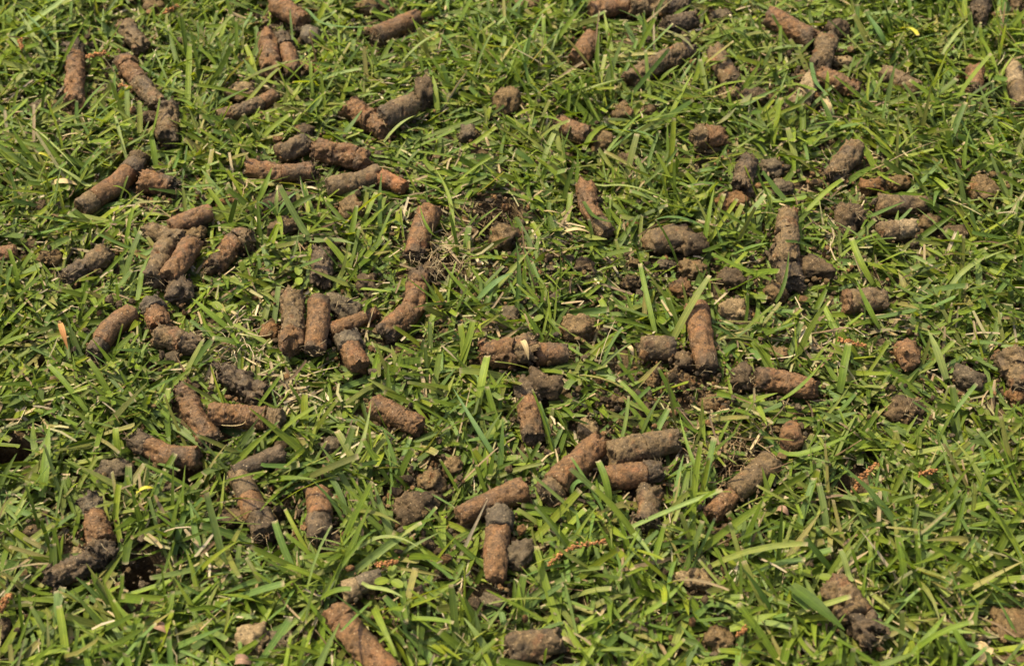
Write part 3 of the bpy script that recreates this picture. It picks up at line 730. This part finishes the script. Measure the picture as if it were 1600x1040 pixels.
def tufts(nt, x0, x1, y0, y1, per, Lr, Wr, elr, K, zb=(0.0, 0.004), above=0.7, holeclear=True):
    bx = rng.uniform(x0, x1, nt); by = rng.uniform(y0, y1, nt)
    P = np.stack([bx, by, np.zeros(nt)], 1)
    dens = fbm(P, 14, 3, 91)
    m = rng.random(nt) < np.clip(0.80+dens*1.1, 0.45, 1)
    if holeclear:
        for hx, hy, hr in HXY: m &= np.hypot(bx-hx, by-hy) > hr*rng.uniform(1.0, 1.5, nt)
        for hx, hy, hr in SXY: m &= ~((np.hypot(bx-hx, by-hy) < hr) & (rng.random(nt) < 0.30))
    bx, by, P = bx[m], by[m], P[m]; nt = len(bx)
    taz = 7*fbm(P, 7, 2, 33)+rng.normal(0, 1.1, nt); tall = np.clip(1+0.55*fbm(P, 11, 2, 55), 0.6, 1.5)
    tcol = rng.choice(len(PAL), nt, p=PW); warm = 1+0.25*fbm(P, 6, 2, 77)
    rep = rng.integers(per[0], per[1]+1, nt); I = np.repeat(np.arange(nt), rep); n = len(I)
    base = np.stack([bx[I]+rng.normal(0, 0.0022, n), by[I]+rng.normal(0, 0.0022, n), rng.uniform(*zb, n)], 1)
    fan = np.where(rng.random(n) < 0.5, 0, math.pi)
    az = taz[I]+fan+rng.normal(0, 0.55, n)
    el = np.radians(rng.uniform(*elr, n)); bend = rng.gamma(1.6, 0.22, n)
    L = rng.uniform(*Lr, n)*tall[I]*np.where(rng.random(n) < 0.05, 1.35, 1); wid = rng.uniform(*Wr, n)*rng.choice([0.6, 1, 1], n)
    roll = rng.normal(0, 0.45, (n, 1))+rng.normal(0, 0.35, (n, 1))*np.linspace(0, 1, K)[None, :]
    tipw = np.where(rng.random(n) < 0.50, rng.uniform(0.6, 0.95, n), 0.06)
    ci = np.where(rng.random(n) < 0.6, tcol[I], rng.choice(len(PAL), n, p=PW))
    col = PAL[ci]*rng.uniform(0.75, 1.2, n)[:, None]*(np.array([1, 0.96, 1.0])*warm[I][:, None]*np.array([1, 1, 1]))
    dead = rng.random(n) < 0.045
    wid[dead] *= 0.55
    col[dead] = DRYPAL[rng.integers(0, len(DRYPAL), dead.sum())]
    tipcol = np.where((tipw > 0.3)[:, None], np.array((0.34, 0.27, 0.15))*rng.uniform(0.7, 1.1, n)[:, None], col*1.1)
    C, d, a, e = blade_field(base, az, el, bend, L, wid, roll, tipw, col, tipcol, K, side=rng.normal(0, 0.22, n))
    gz = 0.0012+rng.uniform(0, 0.006, n)
    C[..., 2] = np.maximum(C[..., 2], gz[:, None])
    km = keep_mask(C, above)
    return [q[km] for q in (C, d, wid, roll, tipw, col, tipcol)]

def flat_litter(n, x0, x1, y0, y1, dry, Lr, Wr, zr, K=4, above=0.9, spots=None):
    if spots is not None:
        I = rng.integers(0, len(spots), n)
        bx = spots[I, 0]+rng.normal(0, 1, n)*spots[I, 2]*0.6; by = spots[I, 1]+rng.normal(0, 1, n)*spots[I, 2]*0.6
    else: bx, by = rng.uniform(x0, x1, n), rng.uniform(y0, y1, n)
    m = np.ones(n, bool)
    for hx, hy, hr in HXY: m &= np.hypot(bx-hx, by-hy) > hr*1.0
    bx, by = bx[m], by[m]; n = len(bx)
    base = np.stack([bx, by, rng.uniform(*zr, n)], 1)
    az = rng.uniform(0, 2*math.pi, n); el = rng.normal(0.05, 0.18, n); bend = rng.normal(0, 0.25, n)
    L = rng.uniform(*Lr, n); wid = rng.uniform(*Wr, n)
    roll = rng.normal(0, 0.35, (n, 1))*np.ones((1, K))+rng.normal(0, 0.3, (n, K))*0.5
    tipw = rng.uniform(0.5, 0.95, n)
    if dry: col = DRYPAL[rng.integers(0, len(DRYPAL), n)]*rng.uniform(0.5, 1.1, n)[:, None]
    else: col = PAL[rng.choice(len(PAL), n, p=PW)]*rng.uniform(0.6, 1.05, n)[:, None]
    C, d, a, e = blade_field(base, az, el, bend, L, wid, roll, tipw, col, col, K, side=rng.normal(0, 0.5, n))
    C[..., 2] = np.maximum(C[..., 2], 0.001)
    km = keep_mask(C, above)
    return [q[km] for q in (C, d, wid, roll, tipw, col, col*1.15)]

def join(parts, fold=0.22):
    Vs, Fs, Cs, Us = [], [], [], []; o = 0
    for C, d, wid, roll, tipw, col, tipcol in parts:
        V, F, c, u = blade_mesh_arrays(C, d, wid, roll, tipw, col, tipcol, rng.uniform(0.05, 0.55, len(C)))
        Vs.append(V); Fs.append(F+o); Cs.append(c); Us.append(u); o += len(V)
    return np.vstack(Vs), np.vstack(Fs), np.vstack(Cs), np.vstack(Us)

BX = (-0.62, 0.62, -0.50, 0.62)
area = (BX[1]-BX[0])*(BX[3]-BX[2])
under = flat_litter(int(12000*area), *BX, False, (0.022, 0.050), (0.0022, 0.0048), (0.001, 0.008), K=4, above=0.8)
main = tufts(int(10500*area), *BX, (3, 5), (0.022, 0.050), (0.0026, 0.0053), (2, 46), 6, above=0.56)
tall = tufts(int(1100*area), *BX, (1, 3), (0.026, 0.048), (0.0020, 0.0042), (25, 72), 7, above=0.88)
V, F, c, u = join([under, main]); 
V2, F2, c2, u2 = join([tall])
gr = link('lawn_grass', new_mesh('lawn_grass', np.vstack([V, V2]), np.vstack([F, F2+len(V)]), M_BLADE, np.vstack([c, c2]), np.vstack([u, u2])))
print('grass quads', len(F)+len(F2))
tag(gr, 'mown broad-bladed green lawn grass between and over the soil cores', 'grass', kind='stuff')
print('grass blades', len(under[0])+len(main[0])+len(tall[0]))

# lawn beyond the frame
def ring(n, K):
    res = tufts(n, -1.7, 1.7, -1.7, 1.9, (3, 4), (0.040, 0.075), (0.006, 0.009), (8, 60), K, holeclear=False)
    m = ~((np.abs(res[0][:, 0, 0]) < 0.615) & (res[0][:, 0, 1] > -0.495) & (res[0][:, 0, 1] < 0.615))
    return [q[m] for q in res]
V, F, c, u = join([ring(15000, 4)])
go = link('surrounding_grass', new_mesh('surrounding_grass', V, F, M_BLADE, c, u)); tag(go, 'same green lawn grass carrying on around the cored patch', 'grass', kind='stuff')

# dry thatch
dry = flat_litter(int(8500*area), *BX, True, (0.006, 0.024), (0.0006, 0.0024), (0.001, 0.009), above=0.93)
dry2 = flat_litter(1000, *BX, True, (0.010, 0.030), (0.0008, 0.0028), (0.003, 0.013), above=0.9, spots=SXY)
dry3 = flat_litter(3200, *BX, True, (0.004, 0.016), (0.0007, 0.0020), (0.007, 0.015), above=0.97)
V, F, c, u = join([dry, dry2, dry3])
th = link('dry_thatch', new_mesh('dry_thatch', V, F, M_DRY, c, u)); tag(th, 'dry tan clippings and thatch lying between the green blades', 'thatch', kind='stuff')

# loose soil crumbs
SPOTS = [(1330, 350, .02, 150), (960, 626, .016, 120), (1005, 642, .014, 90), (820, 432, .02, 220), (858, 432, .014, 90), (1050, 595, .02, 160), (670, 755, .014, 90), (640, 835, .016, 90),
         (1290, 412, .02, 110), (1120, 625, .016, 70), (800, 455, .018, 90), (1090, 905, .016, 70), (1570, 1030, .02, 90), (1540, 300, .014, 40), (1180, 465, .014, 50),
         (985, 440, .014, 60), (230, 890, .018, 70), (770, 350, .018, 100), (1420, 640, .014, 60), (700, 520, .014, 60), (1500, 130, .012, 20), (860, 775, .012, 60), (1060, 660, .014, 40)]
cs = [(unproj(x, y)[0], unproj(x, y)[1], r, int(n*1.1)) for x, y, r, n in SPOTS]+[(a, b, r*1.1, n*2) for a, b, r, n in CRUMB_SPOTS]
V0, F0 = ico(1); Vs, Fs, Cs = [], [], []; o = 0
px = np.concatenate([rng.normal(a, r, n) for a, b, r, n in cs]+[rng.uniform(BX[0], BX[1], 1500)])
py = np.concatenate([rng.normal(b, r, n) for a, b, r, n in cs]+[rng.uniform(BX[2], BX[3], 1500)])
for x, y in zip(px, py):
    s = 0.0005+rng.gamma(1.4, 0.00065); z = rng.uniform(0.002, 0.014)
    q = V0*(1+rng.uniform(-0.3, 0.3, (len(V0), 1)))*s*rng.uniform(0.6, 1.2, 3)+np.array([x, y, z])
    k = rng.choice(list('dbdrg')); cc = np.array(TONE[k][0])*rng.uniform(0.7, 1.3)
    Vs.append(q); Fs.append(F0+o); Cs.append(np.repeat(cc[None], len(V0), 0)); o += len(V0)
cr = link('soil_crumbs', new_mesh('soil_crumbs', np.vstack(Vs), np.vstack(Fs), M_CRUMB, np.vstack(Cs), smooth=False))
tag(cr, 'loose crumbs of dark and reddish soil sprinkled among the blades', 'soil', kind='stuff')

# fine hanging roots in the big hole
V, F, c, u = strands_geo(unproj(770, 334, 0.002), 55, 0.026, 0.00028, 5, up=0.4, spread=2.2, col=((0.16, 0.11, 0.055), (0.07, 0.045, 0.022)))
o_ = link('root_tangle', new_mesh('root_tangle', V, F, M_DRY, c, u)); tag(o_, 'dry tangle of grass roots lining the hole near the centre', 'roots', kind='stuff')
V, F, c, u = strands_geo(unproj(690, 400, 0.008), 80, 0.020, 0.0004, 8, up=0.4, spread=2.4, col=((0.42, 0.32, 0.18), (0.30, 0.21, 0.11)))
o_ = link('straw_tangle', new_mesh('straw_tangle', V, F, M_DRY, c, u)); tag(o_, 'tan straw tangle between the straight red-brown and the bent core', 'straw', kind='stuff')
V, F, c, u = strands_geo(unproj(370, 545, 0.008), 60, 0.018, 0.0005, 9, up=0.4, spread=2.2, col=((0.50, 0.40, 0.25), (0.34, 0.26, 0.15)))
o_ = link('straw_tangle', new_mesh('straw_tangle', V, F, M_DRY, c, u)); tag(o_, 'pale straw tangle above the dark rough core at left', 'straw', kind='stuff')
V, F, c, u = strands_geo(unproj(1145, 710, 0.008), 110, 0.024, 0.0005, 10, up=0.4, spread=2.0, col=((0.26, 0.18, 0.09), (0.12, 0.07, 0.035)))
o_ = link('straw_tangle', new_mesh('straw_tangle', V, F, M_DRY, c, u)); tag(o_, 'brown straw tangle in the hollow above the rising core at lower right', 'straw', kind='stuff')

# ------------------------------------------------------------------ single blades and leaves one can point at
COLS = {'m': (0.128, 0.185, 0.022), 'y': (0.175, 0.225, 0.024), 'b': (0.108, 0.182, 0.050), 'p': (0.21, 0.25, 0.070), 'k': (0.064, 0.105, 0.012), 'w': (0.45, 0.42, 0.05), 'v': (0.16, 0.16, 0.065),
        't': (0.38, 0.28, 0.14), 'o': (0.33, 0.15, 0.05), 'q': (0.22, 0.13, 0.085)}
def blade(label, pts, w, tone='m', hz=(0.012, 0.026), cut=False, name='grass_blade', cat='grass blade', group='single long blades lying over the lawn', fold=0.3, mid=0.004, roll=0.15):
    n = len(pts); K = 16
    P = []
    tt = np.linspace(0, 1, n)
    z = [hz[0]*(1-t)+hz[1]*t+mid*4*t*(1-t) for t in tt]
    P3 = np.array([unproj(x, y, zz) for (x, y), zz in zip(pts, z)])
    s = np.linspace(0, 1, K)
    if n == 2: C = P3[0]*(1-s)[:, None]+P3[1]*s[:, None]; C[:, 2] += mid*4*s*(1-s)
    elif n == 3:
        ctl = 2*P3[1]-0.5*(P3[0]+P3[2]); C = P3[0]*((1-s)**2)[:, None]+ctl*(2*s*(1-s))[:, None]+P3[2]*(s**2)[:, None]
    else:
        C = np.stack([np.interp(s, tt, P3[:, i]) for i in range(3)], 1); 
        for _ in range(3): C[1:-1] = (C[:-2]+C[1:-1]*2+C[2:])/4
    # lay over what is beneath: lift out of any core it would pierce
    for a, b, r in zip(CA, CB, CR):
        ab = b-a; t = np.clip(((C-a)@ab)/max(ab@ab, 1e-9), 0, 1); nr_ = a+t[:, None]*ab; h = np.hypot(C[:, 0]-nr_[:, 0], C[:, 1]-nr_[:, 1])
        top = nr_[:, 2]+np.sqrt(np.clip((r*1.12)**2-h**2, 0, None)); mm = (h < r*1.12) & (C[:, 2] < top) & (C[:, 2] > nr_[:, 2]-r*0.4)
        C[mm, 2] = top[mm]+0.0005
    zz = C[:, 2].copy()
    for _ in range(2): zz[1:-1] = np.maximum(zz[1:-1], (zz[:-2]+zz[2:])/2)
    C[:, 2] = zz
    d = np.gradient(C, axis=0)
    wid = np.array([w*mpp(C[K//2])]); col = np.array([COLS[tone]])*rng.uniform(0.9, 1.1)
    V, F, c, u = blade_mesh_arrays(C[None], d[None], wid, np.full((1, K), roll*rng.normal()), np.array([0.8 if cut else 0.05]), col,
                                   np.array([(0.36, 0.28, 0.16)]) if cut else col*1.1, np.array([fold]), 0.95)
    base = np.array([C[0][0], C[0][1], 0.0])
    o = link(name, new_mesh(name, V-base, F, M_DRY if tone in 'toq' else M_BLADE, c, u), None, base)
    return tag(o, label, cat, group)

blade('long straight light blade at upper left, leaning towards the corner', [(72, 98), (28, 16)], 8, 'p')
blade('thin straight blade crossing right of the long straight light one at upper left', [(88, 76), (33, 15)], 4, 'b')
blade('short bright yellow blade at the left, above the tan dead leaf', [(92, 260), (60, 240)], 6, 'w', cut=True)
blade('thin pale blade running down right to the black-headed long core', [(42, 192), (118, 262)], 3, 'p')
blade('broad light blade above the slanting cracked core', [(275, 64), (236, 38)], 9, 'p', cut=True)
blade('bright short blade between the slanting core and the rough lump', [(254, 144), (285, 112)], 6, 'y', cut=True)
blade('upright blade beneath the dark fibrous clod at upper left', [(198, 250), (180, 182)], 5, 'p', cut=True)
blade('broad upright blade under the ringed stub at upper left', [(244, 262), (236, 204)], 9, 'm')
blade('wavy blue-green blade sweeping right from the stubby red core', [(472, 18), (500, 38), (545, 44), (590, 40)], 6, 'b')
blade('pale straight blade rising right below the lone red-brown core', [(625, 102), (681, 54)], 5, 'p', cut=True)
blade('pale straight blade under the shaggy dark head', [(600, 222), (648, 181)], 6, 'p')
blade('bright upright blade standing right of the shaggy dark head', [(684, 176), (676, 118)], 9, 'y')
blade('thin dark blade standing against the stubby red core', [(458, 68), (453, 14)], 4, 'k')
blade('thin pale blade lying below the tiny black crumb', [(878, 160), (976, 123)], 4, 'p')
blade('pale upright blade in front of the half buried smooth core', [(848, 254), (873, 196)], 8, 'p', cut=True)
blade('thin long blade crossing the rough lump at upper centre', [(942, 246), (1011, 169)], 5, 'm')
blade('level blue-green blade right of the rough lump at upper centre', [(962, 207), (1025, 216)], 8, 'b')
blade('grey-green blade lying above the end of the long straight core', [(1028, 46), (1062, 58), (1084, 78)], 8, 'v')
blade('upright broad blade standing below the long straight core', [(1098, 204), (1108, 160)], 10, 'm', cut=True)
blade('blue-green blade beside the tapering core at upper right', [(1265, 110), (1276, 132), (1296, 150)], 8, 'b')
blade('broad blue-green blade right of the dark round-faced clod', [(1384, 72), (1372, 48), (1357, 24)], 10, 'b')
blade('torn pale yellow blade at the top right', [(1408, 45), (1434, 56)], 8, 'w', cut=True)
blade('short upright blade in front of the tapering core at upper right', [(1290, 153), (1293, 110)], 6, 'y')
blade('dark broad blade below the whitish curled leaf', [(1303, 212), (1281, 152)], 9, 'k')
blade('long pale blade rising right at the far upper right', [(1470, 88), (1514, 32)], 6, 'p')
blade('pale narrow blade above the long black-headed core', [(146, 299), (116, 276), (86, 258)], 6, 'p')
blade('short broad blade lying on the long black-headed core', [(208, 310), (176, 291)], 8, 'y')
blade('upright blade left of the torn stub of the starfish cluster', [(217, 478), (222, 430), (235, 398)], 9, 'm')
blade('broad straight blade running down right below the hooked core', [(364, 520), (330, 492), (300, 466)], 12, 'm')
blade('left arm of the star-shaped tuft', [(432, 338), (402, 316)], 7, 'b')
blade('upper left arm of the star-shaped tuft', [(432, 338), (418, 314)], 6, 'b')
blade('upright arm of the star-shaped tuft', [(432, 338), (434, 296)], 6, 'p')
blade('upper right arm of the star-shaped tuft', [(432, 338), (466, 300)], 7, 'b')
blade('drooping pale stem of the star-shaped tuft', [(434, 336), (438, 350), (441, 376)], 8, 'y')
blade('upright blade in front of the level dark-brown core', [(404, 314), (414, 290), (425, 262)], 9, 'm')
blade('curved blade hugging the straight red-brown core', [(686, 372), (668, 356), (656, 322)], 6, 'm')
blade('tall curved blade right of the straight red-brown core', [(708, 368), (702, 310), (680, 264)], 6, 'y')
blade('broad dark blade rising right, right of the bent core', [(747, 468), (802, 426)], 10, 'b')
blade('curving blade from the head of the long curved core', [(929, 295), (975, 290), (1026, 305)], 5, 'p')
blade('dark blade across the middle of the long curved core', [(911, 325), (935, 342), (962, 346)], 8, 'k')
blade('long straight blade leaning over open grass at centre', [(1024, 520), (1012, 468), (1000, 412)], 8, 'm', cut=True)
blade('long arched blade at centre, reaching the wedge-shaped clod', [(1105, 358), (1060, 340), (1022, 344)], 6, 'b')
blade('broad straight blade below the grey-brown clod at right', [(1254, 338), (1318, 280)], 8, 'y', cut=True)
blade('tall broad blade standing left of the gritty-faced level core', [(1364, 444), (1345, 410), (1330, 372)], 10, 'y', cut=True)
blade('broad pale blade lying across the gritty-faced level core', [(1374, 514), (1356, 480), (1338, 438)], 11, 'm')
blade('long pale arched blade at the right', [(1480, 462), (1510, 420), (1574, 390)], 8, 'p')
blade('dark thin blade crossing the dark cross of cores', [(1212, 472), (1226, 440), (1232, 396)], 6, 'k')
blade('long straight blade slanting down right at the left side', [(135, 642), (75, 570)], 9, 'm', cut=True)
blade('broad long upright blade near the left edge hole', [(66, 776), (72, 720), (77, 664)], 14, 'm')
blade('wide upright blade above the dark-ended level core', [(186, 716), (181, 668)], 10, 'y', cut=True)
blade('long blade lying across below the round core end at lower right', [(1214, 714), (1275, 702), (1334, 674)], 9, 'm')
blade('long blade crossing the black-ended level core', [(1216, 626), (1250, 604), (1290, 560)], 7, 'm')
blade('wide straight blade standing left of the round core end at right', [(1312, 612), (1318, 575), (1326, 536)], 12, 'm', cut=True)
blade('wide pale bundle blade right of the black thin clod', [(1478, 592), (1464, 550), (1450, 516)], 13, 'p')
blade('long blue-green blade lying right of the short ringed core', [(776, 718), (745, 668), (708, 606)], 8, 'b')
blade('broad upright blade right of the short ringed core', [(748, 632), (762, 556)], 13, 'y', cut=True)
blade('long pale bent blade from the slate-grey clod to the ringed core', [(546, 726), (566, 690), (580, 626)], 7, 'p')
blade('broad cut blade in front of the small pale-ended core', [(500, 936), (550, 920)], 9, 'm', cut=True)
blade('pale narrow blade right of the small pale-ended core', [(566, 918), (600, 920), (630, 933)], 7, 'p')
blade('thin arched blade above the dark ragged clod at the bottom', [(548, 868), (600, 838), (656, 856)], 6, 'p')
blade('wide upright blade left of the thick crumbly core', [(1328, 920), (1312, 858)], 10, 'p', cut=True)
blade('wide straight cut blade at the lower right', [(1412, 918), (1402, 836)], 13, 'm', cut=True)
blade('bent blade with purple neck at the lower right', [(1384, 922), (1420, 896), (1446, 886)], 7, 'v')
blade('wide blade near the big flat slab at the lower right', [(1520, 1036), (1500, 1000), (1484, 972)], 13, 'm')
blade('very wide blade rising right near the bottom right', [(1418, 1034), (1446, 1000), (1478, 958)], 13, 'm')
blade('long straight blade rising right above the flat tan soil patch', [(1000, 962), (1040, 936), (1074, 900)], 9, 'm')
blade('long broad blade lying across the bottom right of centre', [(1140, 985), (1180, 968), (1215, 958)], 14, 'y')
blade('straight blade in front of the thick level core at the bottom', [(850, 1036), (855, 1012)], 5, 'y')
blade('pale stem lying on the level ringed core', [(346, 664), (374, 664), (384, 656)], 3, 't', hz=(0.03, 0.03))
blade('broad blade standing at the foot of the smooth slanting core', [(952, 786), (946, 750), (934, 720)], 11, 'm', cut=True)
blade('curved dark green blade under the smooth slanting core', [(892, 770), (905, 752), (926, 758)], 10, 'b')
blade('long blade rising through the crumbly level core towards the loose crumbs', [(1112, 780), (1080, 712), (1062, 648)], 6, 'm')
# narrow dead leaves and twigs
DL = 'fallen bits of dead leaf and seed on the lawn'
blade('flat orange-tan dead leaf lying left of the long black-headed core', [(80, 288), (124, 290)], 10, 't', hz=(0.016, 0.016), name='dead_leaf', cat='dead leaf', group=DL)
blade('whitish curled dead leaf beside the crumbled pale core pieces', [(1288, 152), (1294, 166), (1300, 182)], 11, 't', hz=(0.020, 0.012), name='dead_leaf', cat='dead leaf', group=DL)
blade('crumpled tan dead leaf wrapped over the dark clod at upper right', [(1152, 162), (1166, 156), (1174, 146)], 10, 'v', hz=(0.022, 0.024), name='dead_leaf', cat='dead leaf', group=DL)
blade('frayed dead stalk hanging below the curled-leaf clod', [(1118, 196), (1135, 184), (1150, 168)], 7, 'v', hz=(0.014, 0.022), name='dead_leaf', cat='dead leaf', group=DL)
blade('pale brown stubby stick standing in grass at the left', [(94, 505), (106, 546)], 9, 'o', hz=(0.020, 0.012), name='twig', cat='twig', group=DL)
blade('brown dried strip at right, below the heap of curled root thatch', [(1335, 395), (1346, 436)], 12, 't', hz=(0.016, 0.012), name='dead_leaf', cat='dead leaf', group=DL)
blade('grey stem crossing the dried blades left of the long curved core', [(880, 364), (922, 364)], 7, 't', hz=(0.014, 0.014), name='twig', cat='twig', group=DL)
blade('reddish-brown leaf scrap at lower right, in the grass near the rising core', [(1214, 796), (1232, 806)], 12, 'q', hz=(0.012, 0.012), name='dead_leaf', cat='dead leaf', group=DL)
blade('pale stone-like chip lying on the thick crumbly centre core', [(816, 532), (826, 562)], 9, 't', hz=(0.028, 0.022), name='dead_leaf', cat='dead leaf', group=DL)
blade('pink and white petal scrap near the bottom left', [(238, 978), (268, 992)], 18, 'q', hz=(0.016, 0.014), name='petal', cat='petal', group=DL)
blade('pinkish leaf scrap at the bottom edge under the frayed clod', [(368, 1032), (394, 1038)], 16, 'q', hz=(0.014, 0.012), name='petal', cat='petal', group=DL)
blade('short brown-white husk at the end of the thick level core, bottom', [(878, 1004), (896, 1010)], 7, 't', hz=(0.016, 0.014), name='seed_husk', cat='husk', group=DL)
blade('pale husk in the grass left of the round-ended core at centre', [(980, 542), (990, 558)], 8, 't', hz=(0.016, 0.014), name='seed_husk', cat='husk', group=DL)
blade('bright cream husk below the oval dark grey clod at left', [(213, 770), (245, 764)], 6, 'w', hz=(0.016, 0.016), name='seed_husk', cat='husk', group=DL)
blade('crumpled pale dead leaf at the bottom right, left of the soil slab', [(1520, 1008), (1548, 1026)], 20, 't', hz=(0.014, 0.014), name='dead_leaf', cat='dead leaf', group=DL)
blade('tan crumpled leaf just above the bottom right crumbly soil', [(1530, 1036), (1552, 1012)], 14, 't', hz=(0.014, 0.018), name='dead_leaf', cat='dead leaf', group=DL)

# long dark green leaf beside the thick core: blade with a midrib of its own
lf = blade('long pointed dark green leaf lying beside the thick crumbly core', [(1236, 914), (1275, 944), (1320, 984)], 22, 'k', hz=(0.020, 0.024), name='green_leaf', cat='leaf', group=None, fold=0.18)

# small round-leaved weeds
def weed(label, x, y, n, s, ang0=0):
    c0 = unproj(x, y, 0.014); root = bpy.data.objects.new('clover_weed', None); COL.objects.link(root); root.location = (c0[0], c0[1], 0); root.empty_display_size = 0.01
    k = mpp(c0)
    for i in range(n):
        a = ang0+i*2*math.pi/n; R = s*k*0.5; K = 9; t = np.linspace(0, 1, K)
        cx = c0+np.array([math.cos(a), math.sin(a), 0.25])*R*0.2
        C = cx+np.array([math.cos(a), math.sin(a), 0.15])*(t*2*R)[:, None]; 
        d = np.gradient(C, axis=0); T = d/np.linalg.norm(d, axis=1)[:, None]; Sd = np.cross(T, (0, 0, 1)); 
        hw = R*0.62*np.sqrt(np.clip(1-(2*t-1)**2, 0, 1))+0.0001
        V = np.stack([C-Sd*hw[:, None]+np.array([0, 0, 1])*(hw*0.25)[:, None], C, C+Sd*hw[:, None]+np.array([0, 0, 1])*(hw*0.25)[:, None]], 1).reshape(-1, 3)
        idx = np.arange(K*3).reshape(K, 3); F = np.stack([idx[:-1, :-1], idx[:-1, 1:], idx[1:, 1:], idx[1:, :-1]], -1).reshape(-1, 4)
        uv = np.stack([np.tile([0, .5, 1.0], K), np.repeat(t, 3)], 1)
        link('leaflet', new_mesh('leaflet', V-np.array([c0[0], c0[1], 0]), F, M_BLADE, np.repeat(np.array([COLS['y']])*rng.uniform(0.8, 1.1), len(V), 0), uv), root)
    V, F, c, u = strands_geo(np.array([c0[0], c0[1], 0.003]), 2, 0.012, 0.0005, 3, up=2, spread=0.1, col=((0.14, 0.16, 0.05), (0.14, 0.16, 0.05)))
    link('stem', new_mesh('stem', V-np.array([c0[0], c0[1], 0]), F, M_DRY, c, u), root)
    tag(root, label, 'weed', 'small round-leaved weeds in the lawn')
weed('tiny round-leaved weed right of the small pale-ended core, bottom', 610, 905, 3, 24, 1.4)
weed('small round-leaved weed left of the hooked core and ringed blades', 348, 486, 3, 22, 0.3)
weed('small two-leaved weed above the left upright core of the big pile', 467, 432, 2, 20, 1.7)
weed('little three-leaved weed left below the pointed brown lump', 832, 502, 3, 18, 2.6)
weed('small yellowish weed at the head of the thick crumbly core', 1276, 900, 2, 22, 2.9)
weed('yellow-green weed leaf pair at the lower right edge of the field', 1452, 784, 2, 24, 0.4)

# orange seed spikes: a thin stalk with beads along it
def seed_spike(label, pts, bead=3.0, hz=0.022):
    P3 = np.array([unproj(x, y, hz) for x, y in pts]); s = np.linspace(0, 1, max(8, int(len(pts)*9)))
    tt = np.linspace(0, 1, len(pts)); C = np.stack([np.interp(s, tt, P3[:, i]) for i in range(3)], 1)
    k = mpp(C[0]); base = np.array([C[0][0], C[0][1], 0])
    V0, F0 = ico(2); Vs, Fs, Cs = [], [], []; o = 0
    for p in C:
        for _ in range(3):
            q = V0*bead*k*0.5*rng.uniform(0.6, 1.2)*(1+rng.uniform(-0.2, 0.2, (len(V0), 1)))+p+rng.normal(0, bead*k*0.5, 3)
            Vs.append(q); Fs.append(F0+o); o += len(V0); Cs.append(np.repeat(np.array([(0.33, 0.15, 0.055)])*rng.uniform(0.6, 1.25), len(V0), 0))
    root = link('seed_spike', new_mesh('seed_spike', np.vstack(Vs)-base, np.vstack(Fs), M_CRUMB, np.vstack(Cs)), None, base)
    d = np.gradient(C, axis=0)
    V, F, c, u = blade_mesh_arrays(C[None], d[None], np.array([1.6*k]), np.zeros((1, len(C))), np.array([0.5]), np.array([(0.25, 0.15, 0.07)]), np.array([(0.25, 0.15, 0.07)]), np.array([0.5]))
    link('stalk', new_mesh('stalk', V-base, F, M_DRY, c, u), root)
    tag(root, label, 'seed spike', 'orange seed spikes in the grass')
seed_spike('long orange beaded seed spike right of the standing red core', [(858, 880), (878, 862), (905, 852), (945, 845)], 4)
seed_spike('orange seed spike in front of the black hole at lower right', [(1335, 768), (1345, 745), (1370, 725)], 4)
seed_spike('short orange seed spike left of the red berry', [(1436, 742), (1462, 734)], 4)
seed_spike('small orange seed spike below the small pale-ended core area', [(588, 882), (604, 880), (622, 876)], 4)
seed_spike('short orange seed spike near the bottom, right of the round pale clod', [(1152, 992), (1166, 980)], 4)
seed_spike('orange seed spike above the round core end at right', [(1310, 530), (1334, 536), (1352, 540)], 3.5)
seed_spike('red-orange seed spike right of the black-headed core at top left', [(136, 90), (150, 85), (166, 84)], 3.5)
seed_spike('orange crumbly stalk at the top left above the slanting core', [(258, 20), (276, 10)], 3.5)
seed_spike('rusty seed spike between the black-headed and the slanting core', [(188, 132), (206, 140)], 3)
seed_spike('rusty seed spike at the left edge near the bottom', [(-2, 955), (6, 940), (14, 930)], 5)
seed_spike('rusty seed spike in the top left corner', [(30, 62), (34, 78)], 3)

# red berry in the grass
p = unproj(1551, 735, 0.010); V0, F0 = ico(3)
bm_ = bpy.data.materials.new('berry_skin'); bm_.use_nodes = True; b_ = bm_.node_tree.nodes['Principled BSDF']
b_.inputs['Roughness'].default_value = 0.25
at_ = N(bm_.node_tree, 'ShaderNodeAttribute', attribute_name='tint'); bm_.node_tree.links.new(at_.outputs[0], b_.inputs['Base Color'])
bc = np.repeat(np.array([(0.20, 0.025, 0.012)]), len(V0), 0); bc[V0[:, 2] < -0.7] = (0.06, 0.03, 0.01)
V = V0*np.array([1, 0.85, 0.85])*5.5*mpp(p)*(1-0.12*np.clip(V0[:, 2:3], 0, 1)**6)
tag(link('berry', new_mesh('berry', V, F0, bm_, bc), None, p), 'small glossy dark red berry half hidden under a blade at right', 'berry')
